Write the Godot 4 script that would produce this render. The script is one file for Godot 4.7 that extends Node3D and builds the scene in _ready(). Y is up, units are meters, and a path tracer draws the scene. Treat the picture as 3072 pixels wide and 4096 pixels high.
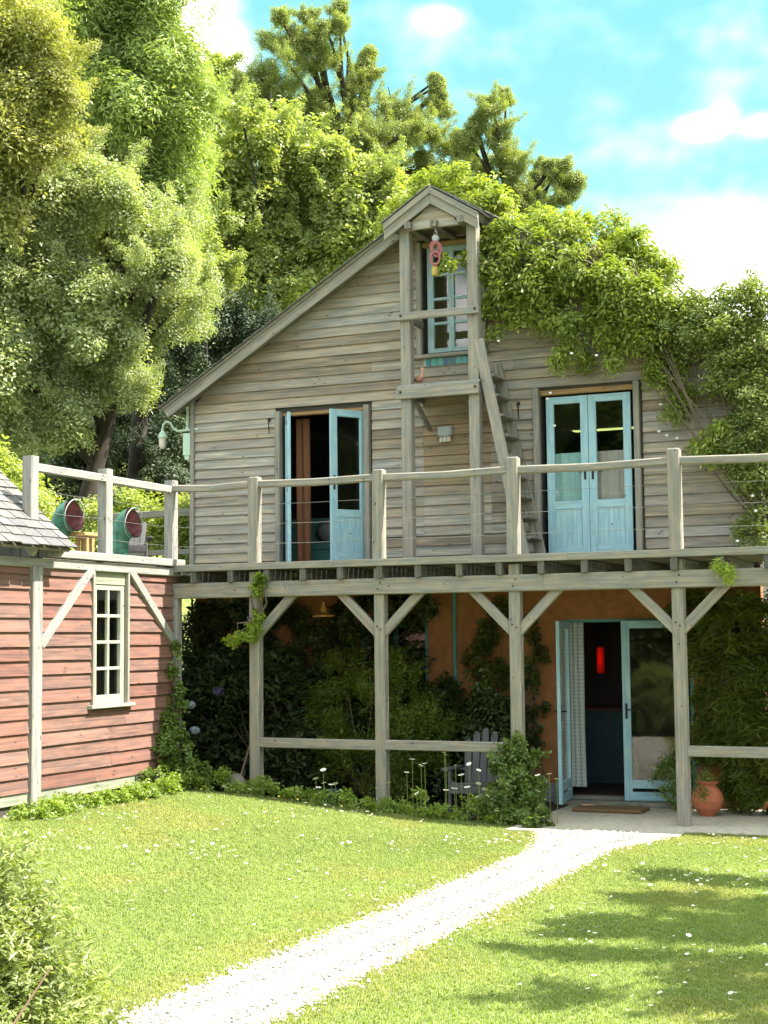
extends Node3D
# A weathered timber house with a gallery, a red clapboard outbuilding, a lawn with a gravel path, trees behind.
# Axes: x runs along the front of the house, y up, z towards the lawn; the gallery front stands at z = 0.

var rng := RandomNumberGenerator.new()
var counts := {}
var M := {}
var noise := FastNoiseLite.new()

const ROOF_A := 0.605            # roof slope
const RIDGE_X := -6.6
const RIDGE_Y := 7.54
const WALL_Z := -1.8
const SHED_X := -9.6

# ---------------------------------------------------------------- helpers
class MB:
	var st := SurfaceTool.new()
	var off := Vector2.ZERO
	var n := 0
	func _init() -> void:
		st.begin(Mesh.PRIMITIVE_TRIANGLES)
	func vert(p: Vector3, nor: Vector3, uv: Vector2) -> void:
		st.set_normal(nor); st.set_uv(uv); st.add_vertex(p)
	# a triangle given counter-clockwise as seen from outside
	func tri(a: Vector3, b: Vector3, c: Vector3, ua := Vector2.ZERO, ub := Vector2.RIGHT, uc := Vector2.ONE) -> void:
		var nor := (b - a).cross(c - a).normalized()
		vert(a, nor, ua); vert(c, nor, uc); vert(b, nor, ub)
		n += 1
	# smooth triangle
	func tris(a: Vector3, b: Vector3, c: Vector3, na: Vector3, nb: Vector3, nc: Vector3, ua: Vector2, ub: Vector2, uc: Vector2) -> void:
		vert(a, na, ua); vert(c, nc, uc); vert(b, nb, ub)
		n += 1
	# a planar face turned away from «inside», its texture laid along «along»
	func face(a: Vector3, b: Vector3, c: Vector3, d: Vector3, inside: Vector3, along: Vector3) -> void:
		var nor := (b - a).cross(c - a)
		if nor.length_squared() < 1e-14:
			nor = (c - a).cross(d - a)
		if nor.dot((a + b + c + d) * 0.25 - inside) < 0.0:
			var t := b
			b = d
			d = t
			nor = -nor
		nor = nor.normalized()
		var u := along - nor * along.dot(nor)
		if u.length() < 0.3:
			u = Vector3(0.31, 0.9, 0.3) - nor * nor.dot(Vector3(0.31, 0.9, 0.3))
		u = u.normalized()
		var w := nor.cross(u)
		var pts := [a, b, c, d]
		var uv := []
		for p in pts:
			uv.append(Vector2(p.dot(u), p.dot(w)) + off)
		for k in [0, 2, 1, 0, 3, 2]:
			vert(pts[k], nor, uv[k])
		n += 2
	func hexa(p: Array, along: Vector3) -> void:
		var c := Vector3.ZERO
		for q in p:
			c += q
		c /= 8.0
		face(p[0], p[1], p[2], p[3], c, along)
		face(p[4], p[5], p[6], p[7], c, along)
		for k in 4:
			var l := (k + 1) % 4
			face(p[k], p[l], p[l + 4], p[k + 4], c, along)
	func box(lo: Vector3, hi: Vector3, along := Vector3.RIGHT) -> void:
		hexa([Vector3(lo.x, lo.y, lo.z), Vector3(hi.x, lo.y, lo.z), Vector3(hi.x, lo.y, hi.z), Vector3(lo.x, lo.y, hi.z),
			Vector3(lo.x, hi.y, lo.z), Vector3(hi.x, hi.y, lo.z), Vector3(hi.x, hi.y, hi.z), Vector3(lo.x, hi.y, hi.z)], along)
	# a squared timber with chamfered edges from a to b, w wide, h high («up» is the way of h)
	func beam(a: Vector3, b: Vector3, w: float, h: float, up := Vector3.UP, bev := 0.008, w2 := -1.0, h2 := -1.0) -> void:
		var dir := (b - a).normalized()
		if absf(dir.dot(up)) > 0.95:
			up = Vector3.BACK
		var side := dir.cross(up).normalized()
		var u := side.cross(dir)
		if w2 < 0.0: w2 = w
		if h2 < 0.0: h2 = h
		var ra := []
		var rb := []
		for s in [[w, h, a, ra], [w2, h2, b, rb]]:
			var x: float = s[0] / 2.0
			var y: float = s[1] / 2.0
			for q in [[x, -y + bev], [x, y - bev], [x - bev, y], [-x + bev, y], [-x, y - bev], [-x, -y + bev], [-x + bev, -y], [x - bev, -y]]:
				s[3].append(s[2] + side * q[0] + u * q[1])
		var c := (a + b) / 2.0
		for k in 8:
			var l := (k + 1) % 8
			face(ra[k], ra[l], rb[l], rb[k], c, dir)
		for r in [ra, rb]:
			face(r[0], r[1], r[2], r[3], c, up)
			face(r[0], r[3], r[4], r[7], c, up)
			face(r[7], r[4], r[5], r[6], c, up)
	# a sloping board with plumb cuts at both ends: a and b lie on its centre line, h measured upright
	func plumb(a: Vector3, b: Vector3, t: float, h: float) -> void:
		var v := Vector3.UP * h * 0.5
		var w := Vector3.BACK * t * 0.5
		hexa([a - v - w, b - v - w, b - v + w, a - v + w, a + v - w, b + v - w, b + v + w, a + v + w], (b - a).normalized())
	func lathe(prof: Array, segs: int, at := Vector3.ZERO, squash := Vector3.ONE) -> void:
		for i in prof.size() - 1:
			var p: Vector2 = prof[i]
			var q: Vector2 = prof[i + 1]
			var e := q - p
			var nr := Vector2(e.y, -e.x).normalized()
			for k in segs:
				var t0 := TAU * k / segs
				var t1 := TAU * (k + 1) / segs
				var d0 := Vector3(cos(t0), 0, -sin(t0))
				var d1 := Vector3(cos(t1), 0, -sin(t1))
				var a := at + (d0 * p.x + Vector3.UP * p.y) * squash
				var b := at + (d1 * p.x + Vector3.UP * p.y) * squash
				var c := at + (d1 * q.x + Vector3.UP * q.y) * squash
				var d := at + (d0 * q.x + Vector3.UP * q.y) * squash
				var n0 := (d0 * nr.x + Vector3.UP * nr.y).normalized()
				var n1 := (d1 * nr.x + Vector3.UP * nr.y).normalized()
				var ua := Vector2(t0, p.y)
				if p.x > 1e-5:
					tris(a, b, c, n0, n1, n1, ua, ua, ua)
				if q.x > 1e-5:
					tris(a, c, d, n0, n1, n0, ua, ua, ua)
	func tube(pts: Array, radii: Array, segs := 8, caps := true) -> void:
		var rings := []
		var x := Vector3.ZERO
		for i in pts.size():
			var d: Vector3 = (pts[mini(i + 1, pts.size() - 1)] - pts[maxi(i - 1, 0)]).normalized()
			if i == 0:
				x = d.cross(Vector3(0.13, 0.2, 0.97)).normalized()
			x = (x - d * x.dot(d)).normalized()
			var y := d.cross(x)
			var ring := []
			for k in segs:
				var t := TAU * k / segs
				ring.append([x * cos(t) + y * sin(t), pts[i]])
			rings.append(ring)
		var run := 0.0
		for i in pts.size() - 1:
			var step: float = (pts[i + 1] - pts[i]).length()
			for k in segs:
				var l := (k + 1) % segs
				var a = rings[i][k]; var b = rings[i][l]; var c = rings[i + 1][l]; var d = rings[i + 1][k]
				var r0: float = radii[mini(i, radii.size() - 1)]
				var r1: float = radii[mini(i + 1, radii.size() - 1)]
				var u0 := Vector2(run, float(k) / segs) + off
				var u1 := Vector2(run + step, float(k) / segs) + off
				tris(a[1] + a[0] * r0, b[1] + b[0] * r0, c[1] + c[0] * r1, a[0], b[0], c[0], u0, u0, u1)
				tris(a[1] + a[0] * r0, c[1] + c[0] * r1, d[1] + d[0] * r1, a[0], c[0], d[0], u0, u1, u1)
			run += step
		if caps:
			for e in [[0, 1], [pts.size() - 1, pts.size() - 2]]:
				var r: float = radii[mini(e[0], radii.size() - 1)]
				for k in range(1, segs - 1):
					var q = rings[e[0]]
					face(q[0][1] + q[0][0] * r, q[k][1] + q[k][0] * r, q[k + 1][1] + q[k + 1][0] * r, q[k + 1][1] + q[k + 1][0] * r, pts[e[1]], Vector3.UP)
	func ball(at: Vector3, r: Vector3, segs := 12, rows := 7) -> void:
		var prof := []
		for i in rows + 1:
			var t := PI * i / rows - PI / 2
			prof.append(Vector2(maxf(cos(t), 0.0), sin(t)))
		lathe(prof, segs, at, r)
	func mesh() -> ArrayMesh:
		return st.commit()

func mb(grain := true) -> MB:
	var m := MB.new()
	if grain:
		m.off = Vector2(rng.randf() * 9.0, rng.randf() * 7.0)
	return m

func numbered(parent: Node, called: String) -> String:
	var key := "%d/%s" % [parent.get_instance_id(), called]
	var k: int = counts.get(key, -1) + 1
	counts[key] = k
	return called if k == 0 else "%s_%03d" % [called, k]

func tag(o: Node, label := "", category := "", group := "", kind := "") -> Node:
	if label: o.set_meta("label", label)
	if category: o.set_meta("category", category)
	if group: o.set_meta("group", group)
	if kind: o.set_meta("kind", kind)
	return o

func thing(called: String, label: String, category: String, at := Vector3.ZERO, group := "") -> Node3D:
	var o := Node3D.new()
	o.name = numbered(self, called)
	add_child(o, true)
	o.position = at
	tag(o, label, category, group)
	return o

func put(parent: Node, called: String, m: MB, mat: Material) -> MeshInstance3D:
	return put_mesh(parent, called, m.mesh(), mat)

func put_mesh(parent: Node, called: String, mesh: Mesh, mat: Material) -> MeshInstance3D:
	var o := MeshInstance3D.new()
	o.name = numbered(parent, called)
	o.mesh = mesh
	o.material_override = mat
	parent.add_child(o, true)
	return o

func copy_of(o: Node3D, called: String, label: String, at: Vector3, turn := 0.0) -> Node3D:
	var c: Node3D = o.duplicate()
	c.name = numbered(self, called)
	add_child(c, true)
	c.position = at
	c.rotation.y = turn
	c.set_meta("label", label)
	return c

func lin(r: float, g: float, b: float) -> Color:
	return Color(r, g, b).linear_to_srgb()

func r_(a: float, b: float) -> float:
	return rng.randf_range(a, b)

func ss(a: float, b: float, x: float) -> float:
	var t := clampf((x - a) / (b - a), 0.0, 1.0)
	return t * t * (3.0 - 2.0 * t)

func beam_part(parent: Node, called: String, a: Vector3, b: Vector3, w: float, h: float, mat: Material, up := Vector3.UP, bev := 0.008) -> MeshInstance3D:
	var m := mb()
	m.beam(a, b, w, h, up, bev)
	return put(parent, called, m, mat)

func box_part(parent: Node, called: String, lo: Vector3, hi: Vector3, mat: Material, along := Vector3.RIGHT) -> MeshInstance3D:
	var m := mb()
	m.box(lo, hi, along)
	return put(parent, called, m, mat)

# ---------------------------------------------------------------- textures and materials
func grain_image(seed_: int, low: float, contrast: float, knots: int) -> Image:
	var w := 512
	var h := 512
	noise.seed = seed_
	noise.noise_type = FastNoiseLite.TYPE_SIMPLEX_SMOOTH
	noise.fractal_octaves = 3
	noise.frequency = 0.045
	var a := noise.get_seamless_image(48, 512)
	a.resize(w, h, Image.INTERPOLATE_CUBIC)
	noise.frequency = 0.02
	var b := noise.get_seamless_image(128, 512)
	b.resize(w, h, Image.INTERPOLATE_CUBIC)
	noise.frequency = 0.012
	var c := noise.get_seamless_image(512, 512)
	var da := a.get_data()
	var db := b.get_data()
	var dc := c.get_data()
	var kn := []
	for k in knots:
		kn.append(Vector3(rng.randi_range(20, w - 20), rng.randi_range(20, h - 20), r_(5, 11)))
	var out := PackedByteArray()
	out.resize(w * h * 3)
	for y in h:
		for x in w:
			var i := y * w + x
			var v := (da[i] / 255.0 - 0.5) * 0.9 + (db[i] / 255.0 - 0.5) * 0.7
			var blot := dc[i] / 255.0 - 0.5
			var f := clampf(low + (1.0 - low) * (0.62 + v * contrast + blot * 0.45 * contrast), 0.0, 1.0)
			var warm := blot * 0.09
			out[i * 3] = int(255 * clampf(f * (1.0 + warm), 0, 1))
			out[i * 3 + 1] = int(255 * clampf(f, 0, 1))
			out[i * 3 + 2] = int(255 * clampf(f * (1.0 - warm), 0, 1))
	for q in kn:
		for y in range(int(q.y - q.z), int(q.y + q.z) + 1):
			for x in range(int(q.x - q.z * 0.6), int(q.x + q.z * 0.6) + 1):
				var d := Vector2((x - q.x) / (q.z * 0.6), (y - q.y) / q.z).length()
				if d < 1.0:
					var i := (posmod(y, h) * w + posmod(x, w)) * 3
					for ch in 3:
						out[i + ch] = int(out[i + ch] * (0.5 + 0.5 * d * d) * (1.0 if ch == 0 else 0.94))
	return Image.create_from_data(w, h, false, Image.FORMAT_RGB8, out)

func blotch_image(seed_: int, freq: float, low: float, oct := 4) -> Image:
	noise.seed = seed_
	noise.noise_type = FastNoiseLite.TYPE_SIMPLEX_SMOOTH
	noise.frequency = freq
	noise.fractal_octaves = oct
	var a := noise.get_seamless_image(512, 512)
	var d := a.get_data()
	var out := PackedByteArray()
	out.resize(512 * 512)
	for i in out.size():
		out[i] = int(255 * (low + (1.0 - low) * d[i] / 255.0))
	return Image.create_from_data(512, 512, false, Image.FORMAT_L8, out)

func mat(c: Color, rough := 0.8, tex: Texture2D = null, scale := Vector3(0.5, 2.0, 1.0), relief := 0.0, tri_ := false) -> StandardMaterial3D:
	var m := StandardMaterial3D.new()
	m.albedo_color = c
	m.roughness = rough
	if tex:
		m.albedo_texture = tex
		m.uv1_scale = scale
		if relief > 0.0:
			m.heightmap_enabled = true
			m.heightmap_texture = tex
			m.heightmap_scale = relief
		if tri_:
			m.uv1_triplanar = true
			m.uv1_world_triplanar = true
	return m

func leaf_mat(name_: String, back: Color, rough := 0.5, spec := 0.5) -> void:
	var m := StandardMaterial3D.new()
	m.vertex_color_use_as_albedo = true
	m.roughness = rough
	m.metallic_specular = spec
	m.backlight_enabled = true
	m.backlight = back
	m.cull_mode = BaseMaterial3D.CULL_DISABLED
	M[name_] = m

func make_materials() -> void:
	var wood := ImageTexture.create_from_image(grain_image(11, 0.5, 0.6, 12))
	var wood2 := ImageTexture.create_from_image(grain_image(23, 0.62, 0.5, 8))
	var wood3 := ImageTexture.create_from_image(grain_image(51, 0.52, 0.6, 5))
	var wood4 := ImageTexture.create_from_image(grain_image(67, 0.58, 0.42, 14))
	var painted := ImageTexture.create_from_image(grain_image(37, 0.74, 0.5, 5))
	var blot := ImageTexture.create_from_image(blotch_image(5, 0.012, 0.55))
	var blot2 := ImageTexture.create_from_image(blotch_image(6, 0.02, 0.82))
	var fine := ImageTexture.create_from_image(blotch_image(8, 0.05, 0.45))
	var board := Vector3(0.45, 1.9, 1)
	# weathered boards of the gable: silver, grey, drab, tan
	M.board = []
	for c in [Vector3(.44, .40, .33), Vector3(.39, .345, .275), Vector3(.35, .30, .23), Vector3(.42, .36, .275), Vector3(.47, .44, .375), Vector3(.36, .32, .26), Vector3(.40, .36, .30), Vector3(.33, .27, .20), Vector3(.43, .41, .37), Vector3(.37, .33, .285), Vector3(.40, .34, .25)]:
		M.board.append(mat(lin(c.x * 0.97, c.y * 0.945, c.z * 0.935), 0.85, [wood2, wood3, wood4][M.board.size() % 3], Vector3([0.45, 0.33, 0.55][M.board.size() % 3], [1.9, 1.5, 2.2][M.board.size() % 3], 1), 0.14))
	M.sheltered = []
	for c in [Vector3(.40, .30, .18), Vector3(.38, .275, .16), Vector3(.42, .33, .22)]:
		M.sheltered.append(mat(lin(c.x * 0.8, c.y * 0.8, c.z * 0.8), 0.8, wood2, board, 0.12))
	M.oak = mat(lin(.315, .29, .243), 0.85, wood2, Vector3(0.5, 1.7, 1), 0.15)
	M.oak_dark = mat(lin(.25, .235, .19), 0.85, wood, Vector3(0.5, 1.7, 1), 0.2)
	M.oak_pale = mat(lin(.36, .345, .315), 0.8, wood4, Vector3(0.5, 1.7, 1), 0.12)
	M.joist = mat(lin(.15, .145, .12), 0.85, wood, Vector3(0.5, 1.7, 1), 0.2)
	M.deck = mat(lin(.27, .255, .205), 0.85, wood, Vector3(0.4, 1.7, 1), 0.2)
	M.fresh = mat(lin(.40, .24, .10), 0.7, wood2, Vector3(0.5, 1.7, 1), 0.1)
	M.red = []
	for c in [Vector3(.235, .115, .098), Vector3(.25, .130, .112), Vector3(.215, .098, .082), Vector3(.255, .142, .124), Vector3(.24, .115, .094), Vector3(.225, .122, .106)]:
		M.red.append(mat(lin(c.x * 1.06, c.y * 1.06, c.z * 0.94), 0.75, [wood2, wood4, wood3][M.red.size() % 3], board, 0.12))
	M.plinth = mat(lin(.33, .34, .25), 0.85, wood2, Vector3(0.5, 1.7, 1), 0.12)
	M.blue = mat(lin(.33, .53, .60), 0.5, painted, Vector3(0.6, 1.0, 1), 0.03)
	M.blue_pale = mat(lin(.33, .47, .49), 0.5, painted, Vector3(0.6, 1.0, 1), 0.03)
	M.cream = mat(lin(.40, .42, .32), 0.6, painted, Vector3(0.6, 1.0, 1), 0.03)
	M.render = mat(lin(.33, .135, .048), 0.9, blot2, Vector3(0.6, 0.6, 0.6), 0.1, true)
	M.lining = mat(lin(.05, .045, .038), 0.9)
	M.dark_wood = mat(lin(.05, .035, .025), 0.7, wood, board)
	M.concrete = mat(lin(.50, .44, .345), 0.9, blot2, Vector3(0.9, 0.9, 0.9), 0.15, true)
	M.stone = mat(lin(.42, .44, .46), 0.85, fine, Vector3(1.6, 1.6, 1.6), 0.3, true)
	M.pebble = mat(lin(.30, .26, .21), 0.85, fine, Vector3(2, 2, 2), 0.1, true)
	M.slate = []
	for c in [Vector3(.25, .24, .235), Vector3(.31, .295, .28), Vector3(.21, .205, .205), Vector3(.36, .335, .31), Vector3(.28, .265, .25)]:
		M.slate.append(mat(lin(c.x, c.y, c.z), 0.75, fine, Vector3(1.7, 1.7, 1.7), 0.35, true))
	M.green_metal = mat(lin(.07, .26, .17), 0.45, blot, Vector3(1.5, 1.5, 1.5), 0.0, true)
	M.pink = mat(lin(.42, .17, .18), 0.5, blot, Vector3(1.5, 1.5, 1.5), 0.0, true)
	M.rim = mat(lin(.28, .36, .33), 0.5)
	M.pale_green = mat(lin(.42, .56, .44), 0.55)
	M.iron = mat(lin(.02, .02, .022), 0.5)
	M.iron.metallic = 0.5
	M.steel = mat(lin(.22, .22, .21), 0.45)
	M.steel.metallic = 0.4
	M.grey_metal = mat(lin(.30, .32, .32), 0.5)
	M.brass = mat(lin(.55, .28, .06), 0.4)
	M.brass.metallic = 0.4
	M.terracotta = mat(lin(.48, .15, .07), 0.8, blot2, Vector3(1.5, 1.5, 1.5), 0.1, true)
	M.chair = mat(lin(.115, .112, .112), 0.8, wood2, Vector3(0.8, 2.0, 1), 0.1)
	M.tan = mat(lin(.60, .36, .15), 0.7, wood2, Vector3(0.8, 2.0, 1), 0.08)
	M.coir = mat(lin(.30, .17, .07), 0.95, fine, Vector3(5, 5, 5), 0.5, true)
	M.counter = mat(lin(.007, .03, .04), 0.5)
	M.teal = mat(lin(.08, .22, .20), 0.7)
	M.pillow = mat(lin(.32, .31, .32), 0.95)
	M.curtain_brown = mat(lin(.16, .065, .028), 0.9)
	M.cloth = mat(lin(.50, .53, .50), 0.95)
	M.cloth.backlight_enabled = true
	M.cloth.backlight = Color(0.5, 0.5, 0.5)
	M.cloth_dot = mat(lin(.30, .38, .37), 0.95)
	M.sheer = mat(lin(.24, .42, .40), 0.95)
	M.net = mat(lin(.30, .29, .25), 0.95)
	M.rope = mat(lin(.30, .10, .11), 0.9)
	M.ochre = mat(lin(.40, .29, .07), 0.8)
	M.bird = mat(lin(.28, .13, .08), 0.7)
	M.bird_neck = mat(lin(.50, .27, .18), 0.7)
	M.tile = []
	for c in [Vector3(.03, .16, .20), Vector3(.05, .24, .24), Vector3(.03, .10, .16), Vector3(.10, .30, .27)]:
		M.tile.append(mat(lin(c.x, c.y, c.z), 0.25))
	M.white = mat(lin(.80, .80, .77), 0.7)
	M.bark = mat(lin(.06, .048, .036), 0.95, wood, Vector3(0.8, 3, 1), 1.0)
	M.twig = mat(lin(.17, .11, .075), 0.85)
	M.vine_stem = mat(lin(.11, .085, .055), 0.9)
	M.bamboo = mat(lin(.35, .33, .08), 0.5)
	M.soil = mat(lin(.07, .055, .035), 0.95, fine, Vector3(0.7, 0.7, 0.7), 0.6, true)
	M.gravel = mat(lin(.56, .52, .44), 0.95, fine, Vector3(2.4, 2.4, 2.4), 0.8, true)
	var g := StandardMaterial3D.new()
	g.transparency = BaseMaterial3D.TRANSPARENCY_ALPHA
	g.albedo_color = Color(0.3, 0.34, 0.33, 0.004)
	g.roughness = 0.02
	g.metallic_specular = 0.6
	M.glass = g
	var frost := StandardMaterial3D.new()
	frost.albedo_color = lin(.55, .50, .42)
	frost.roughness = 0.3
	M.frost = frost
	var glow := StandardMaterial3D.new()
	glow.albedo_color = lin(.35, .02, .01)
	glow.emission_enabled = true
	glow.emission = Color(1.0, 0.12, 0.02)
	glow.emission_energy_multiplier = 0.013
	M.red_glow = glow
	leaf_mat("leaf", Color(0.98, 1.0, 0.55), 0.36, 0.5)
	leaf_mat("leaf_glossy", Color(0.45, 0.5, 0.15), 0.48, 0.35)
	leaf_mat("blade", Color(0.9, 1.0, 0.3), 0.55, 0.35)
	leaf_mat("petal", Color(0.7, 0.7, 0.7), 0.7, 0.3)
	leaf_mat("stone_bits", Color(0, 0, 0), 0.9, 0.3)

# ---------------------------------------------------------------- ground
func gy(x: float, z: float) -> float:
	var rise := 0.25 * ss(-5.3, -9.2, x) * ss(-0.45, 0.35, z)
	rise += 0.05 * ss(-0.2, -1.2, z) * 0.0
	var hill := 10.5 * ss(-4.5, -26.0, z) * ss(6.0, -7.0, x)
	hill += 3.0 * ss(-11.5, -17.0, x) * ss(3.0, -4.0, z)
	return rise + hill + 0.012 * sin(x * 1.7 + z * 0.6) * ss(0.6, 2.0, z)

func path_c(z: float) -> float:
	return -4.10 + 0.05 * sin(z * 0.5) - 0.02 * maxf(0.0, z - 8.0)

func path_h(z: float) -> float:
	return 0.285 + 0.05 * ss(6.0, 9.0, z) + 0.30 * ss(2.2, 0.7, z)

func on_path(x: float, z: float, grow := 0.0) -> bool:
	if z < 0.3:
		return true
	return absf(x - path_c(z)) < path_h(z) + grow + 0.09 * noise.get_noise_2d(x * 3.0, z * 3.0)

func build_ground() -> void:
	# one sheet to the horizon, finer near the house
	var xs := []
	var zs := []
	for v in [-400.0, -200, -110, -70, -50]: xs.append(v)
	for k in 61: xs.append(-40.0 + k)
	for v in [30.0, 60, 120, 250, 400]: xs.append(v)
	for v in [-400.0, -200, -110, -70]: zs.append(v)
	for k in 46: zs.append(-50.0 + k)
	for k in 60: zs.append(-4.0 + k * 0.25)
	for k in 40: zs.append(11.0 + k)
	for v in [60.0, 120, 250, 400]: zs.append(v)
	var fx := []
	for i in xs.size() - 1:
		var parts := 4 if xs[i] >= -12.0 and xs[i] < 0.0 else 1
		for k in parts:
			fx.append(lerpf(xs[i], xs[i + 1], float(k) / parts))
	fx.append(xs[-1])
	var st := SurfaceTool.new()
	st.begin(Mesh.PRIMITIVE_TRIANGLES)
	for z in zs:
		for x in fx:
			var e := 0.05
			st.set_normal(Vector3(gy(x - e, z) - gy(x + e, z), 2 * e, gy(x, z - e) - gy(x, z + e)).normalized())
			st.set_uv(Vector2(x, z))
			st.add_vertex(Vector3(x, gy(x, z) - 0.004, z))
	var w := fx.size()
	for j in zs.size() - 1:
		for i in w - 1:
			var a := j * w + i
			for k in [a, a + 1, a + w, a + 1, a + w + 1, a + w]:
				st.add_index(k)
	var turf := mat(lin(.26, .31, .075), 0.95, ImageTexture.create_from_image(blotch_image(77, 0.03, 0.6, 5)), Vector3(0.45, 0.45, 0.45), 0.5, true)
	tag(put_mesh(self, "lawn_ground", st.commit(), turf), "", "", "", "structure")
	# gravel path with ragged edges
	var m := mb()
	noise.seed = 3
	noise.frequency = 0.5
	var z0 := 0.55
	var prev := []
	while z0 < 17.0:
		var c := path_c(z0)
		var h := path_h(z0)
		var l := c - h - 0.05 + 0.07 * noise.get_noise_2d(z0 * 9.0, 1.0)
		var r := c + h + 0.05 + 0.07 * noise.get_noise_2d(z0 * 9.0, 70.0)
		var row := [Vector3(l, gy(l, z0) - 0.002, z0), Vector3(c, gy(c, z0) + 0.02, z0), Vector3(r, gy(r, z0) - 0.002, z0)]
		if prev:
			for k in 2:
				m.face(prev[k], prev[k + 1], row[k + 1], row[k], Vector3(c, -5, z0), Vector3.RIGHT)
		prev = row
		z0 += 0.08
	tag(put(self, "gravel_path", m, M.gravel), "", "", "", "structure")
	m = mb()
	m.box(Vector3(-5.12, -0.2, -1.8), Vector3(-3.32, 0.012, 0.80))
	m.box(Vector3(-3.318, -0.2, -1.8), Vector3(3.0, 0.012, 0.42))
	tag(put(self, "porch_paving", m, M.concrete), "", "", "", "structure")
	m = mb()
	m.box(Vector3(-11.5, -0.2, -1.8), Vector3(-5.13, 0.02, 0.12))
	tag(put(self, "porch_soil", m, M.soil), "", "", "", "structure")

# ---------------------------------------------------------------- plants
func leaf_spray(seed_: int, count: int, len_: float, wid: float, spread: float, droop := 0.0, long := 1.0) -> ArrayMesh:
	var g := RandomNumberGenerator.new()
	g.seed = seed_
	var st := SurfaceTool.new()
	st.begin(Mesh.PRIMITIVE_TRIANGLES)
	for k in count:
		var p := Vector3(g.randfn(), g.randfn() * 0.8 * long, g.randfn()) * spread * 0.5
		p = p.limit_length(spread * long)
		var az := g.randf() * TAU
		var d := Vector3(cos(az), g.randf_range(-0.5, 0.7) - droop, sin(az)).normalized()
		var up := Vector3(g.randfn() * 0.55, 1.0, g.randfn() * 0.55).normalized()
		var s := d.cross(up).normalized()
		var nu := s.cross(d)
		var l := len_ * g.randf_range(0.65, 1.15)
		var w := wid * g.randf_range(0.75, 1.15)
		var mid := p + d * l * 0.42
		var tip := p + d * l - nu * l * 0.12
		var ml := mid + s * w * 0.5 + nu * w * 0.14
		var mr := mid - s * w * 0.5 + nu * w * 0.14
		for t in [[p, ml, tip], [p, tip, mr]]:
			var nor: Vector3 = (t[1] - t[0]).cross(t[2] - t[0]).normalized()
			var order := [t[0], t[2], t[1]]
			if nor.dot(nu) < 0.0:
				nor = -nor
				order = [t[0], t[1], t[2]]
			for q in order:
				st.set_normal(nor)
				st.add_vertex(q)
	return st.commit()

func scatter(parent: Node, called: String, mesh: Mesh, material: Material, where: Array, tints: Array, kind := "stuff") -> MultiMeshInstance3D:
	var mm := MultiMesh.new()
	mm.transform_format = MultiMesh.TRANSFORM_3D
	mm.use_colors = true
	mm.mesh = mesh
	mm.instance_count = where.size()
	for i in where.size():
		mm.set_instance_transform(i, where[i])
		mm.set_instance_color(i, tints[i])
	var o := MultiMeshInstance3D.new()
	o.name = numbered(parent, called)
	o.multimesh = mm
	o.material_override = material
	parent.add_child(o, true)
	o.set_meta("kind", kind)
	return o

func rand_dir() -> Vector3:
	var y := r_(-1, 1)
	var a := rng.randf() * TAU
	var r := sqrt(1.0 - y * y)
	return Vector3(r * cos(a), y, r * sin(a))

# leaf sprays through the lobes of a crown: thick at the skin, ragged, thinner inside
func foliage(parent: Node, called: String, lobes: Array, mesh: Mesh, material: Material, density: float, ca: Color, cb: Color, scale := 1.0, flat := 1.0, back := true, clumps := true, shrink := false) -> void:
	var where := []
	var tints := []
	noise.seed = 42
	noise.frequency = 0.9
	noise.fractal_octaves = 2
	var all := lobes.duplicate()
	if back:
		for l in lobes:
			all.append(Vector4(l.x - 0.3 * l.w, l.y - 0.1 * l.w, l.z - 1.1 * l.w, l.w * 0.9))
	for l in all:
		var c := Vector3(l.x, l.y, l.z)
		var tone := r_(-0.12, 0.12)
		var count := int(density * l.w * l.w) + (3 if shrink and l.w < 0.2 else 7)
		var subs := []
		for k in (int(9 + 9 * l.w) if clumps else 0):
			var sd := rand_dir()
			subs.append([sd * l.w * (r_(0.35, 1.12) if shrink else r_(0.55, 1.12)), l.w * (r_(0.2, 0.6) if shrink else r_(0.16, 0.42)), r_(-0.2, 0.2)])
		var mood := 0.0
		for k in count:
			var d := rand_dir()
			var p := c
			if clumps and k % 8 != 0:
				var sb = subs[rng.randi_range(0, subs.size() - 1)]
				mood = sb[2]
				p += (sb[0] + Vector3(rng.randfn(), rng.randfn() * 0.8, rng.randfn()) * sb[1] * 0.55) * Vector3(1, 1, flat)
				d = (p - c).normalized()
			else:
				var r: float = l.w * (0.35 + 0.72 * sqrt(rng.randf())) * (1.0 + 0.45 * noise.get_noise_3dv(c * 3.0 + d * 2.2))
				p = c + d * r * Vector3(1, 1, flat)
				mood = 0.0
			var up := (Vector3.UP * 0.9 + d * 0.7 + rand_dir() * 0.35).normalized()
			var x := up.cross(rand_dir()).normalized()
			var s := scale * r_(0.75, 1.25) * (clampf(0.30 + l.w * 1.9, 0.36, 1.0) if shrink else 1.0)
			where.append(Transform3D(Basis(x, up, x.cross(up)).scaled(Vector3(s, s, s)), p))
			var t := clampf(rng.randf() * 0.7 + 0.15 + tone + mood, 0, 1)
			tints.append(ca.lerp(cb, t))
	scatter(parent, called, mesh, material, where, tints)

# a big lobe broken into a smaller core and ragged pieces round it
func ragged(lobes: Array, n: int) -> Array:
	var out := []
	for l in lobes:
		out.append(Vector4(l.x, l.y, l.z, l.w * 0.66))
		for k in n:
			var d := rand_dir()
			var p: Vector3 = Vector3(l.x, l.y, l.z) + d * l.w * r_(0.45, 0.95)
			out.append(Vector4(p.x, p.y, p.z, l.w * r_(0.20, 0.48)))
	return out

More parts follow.
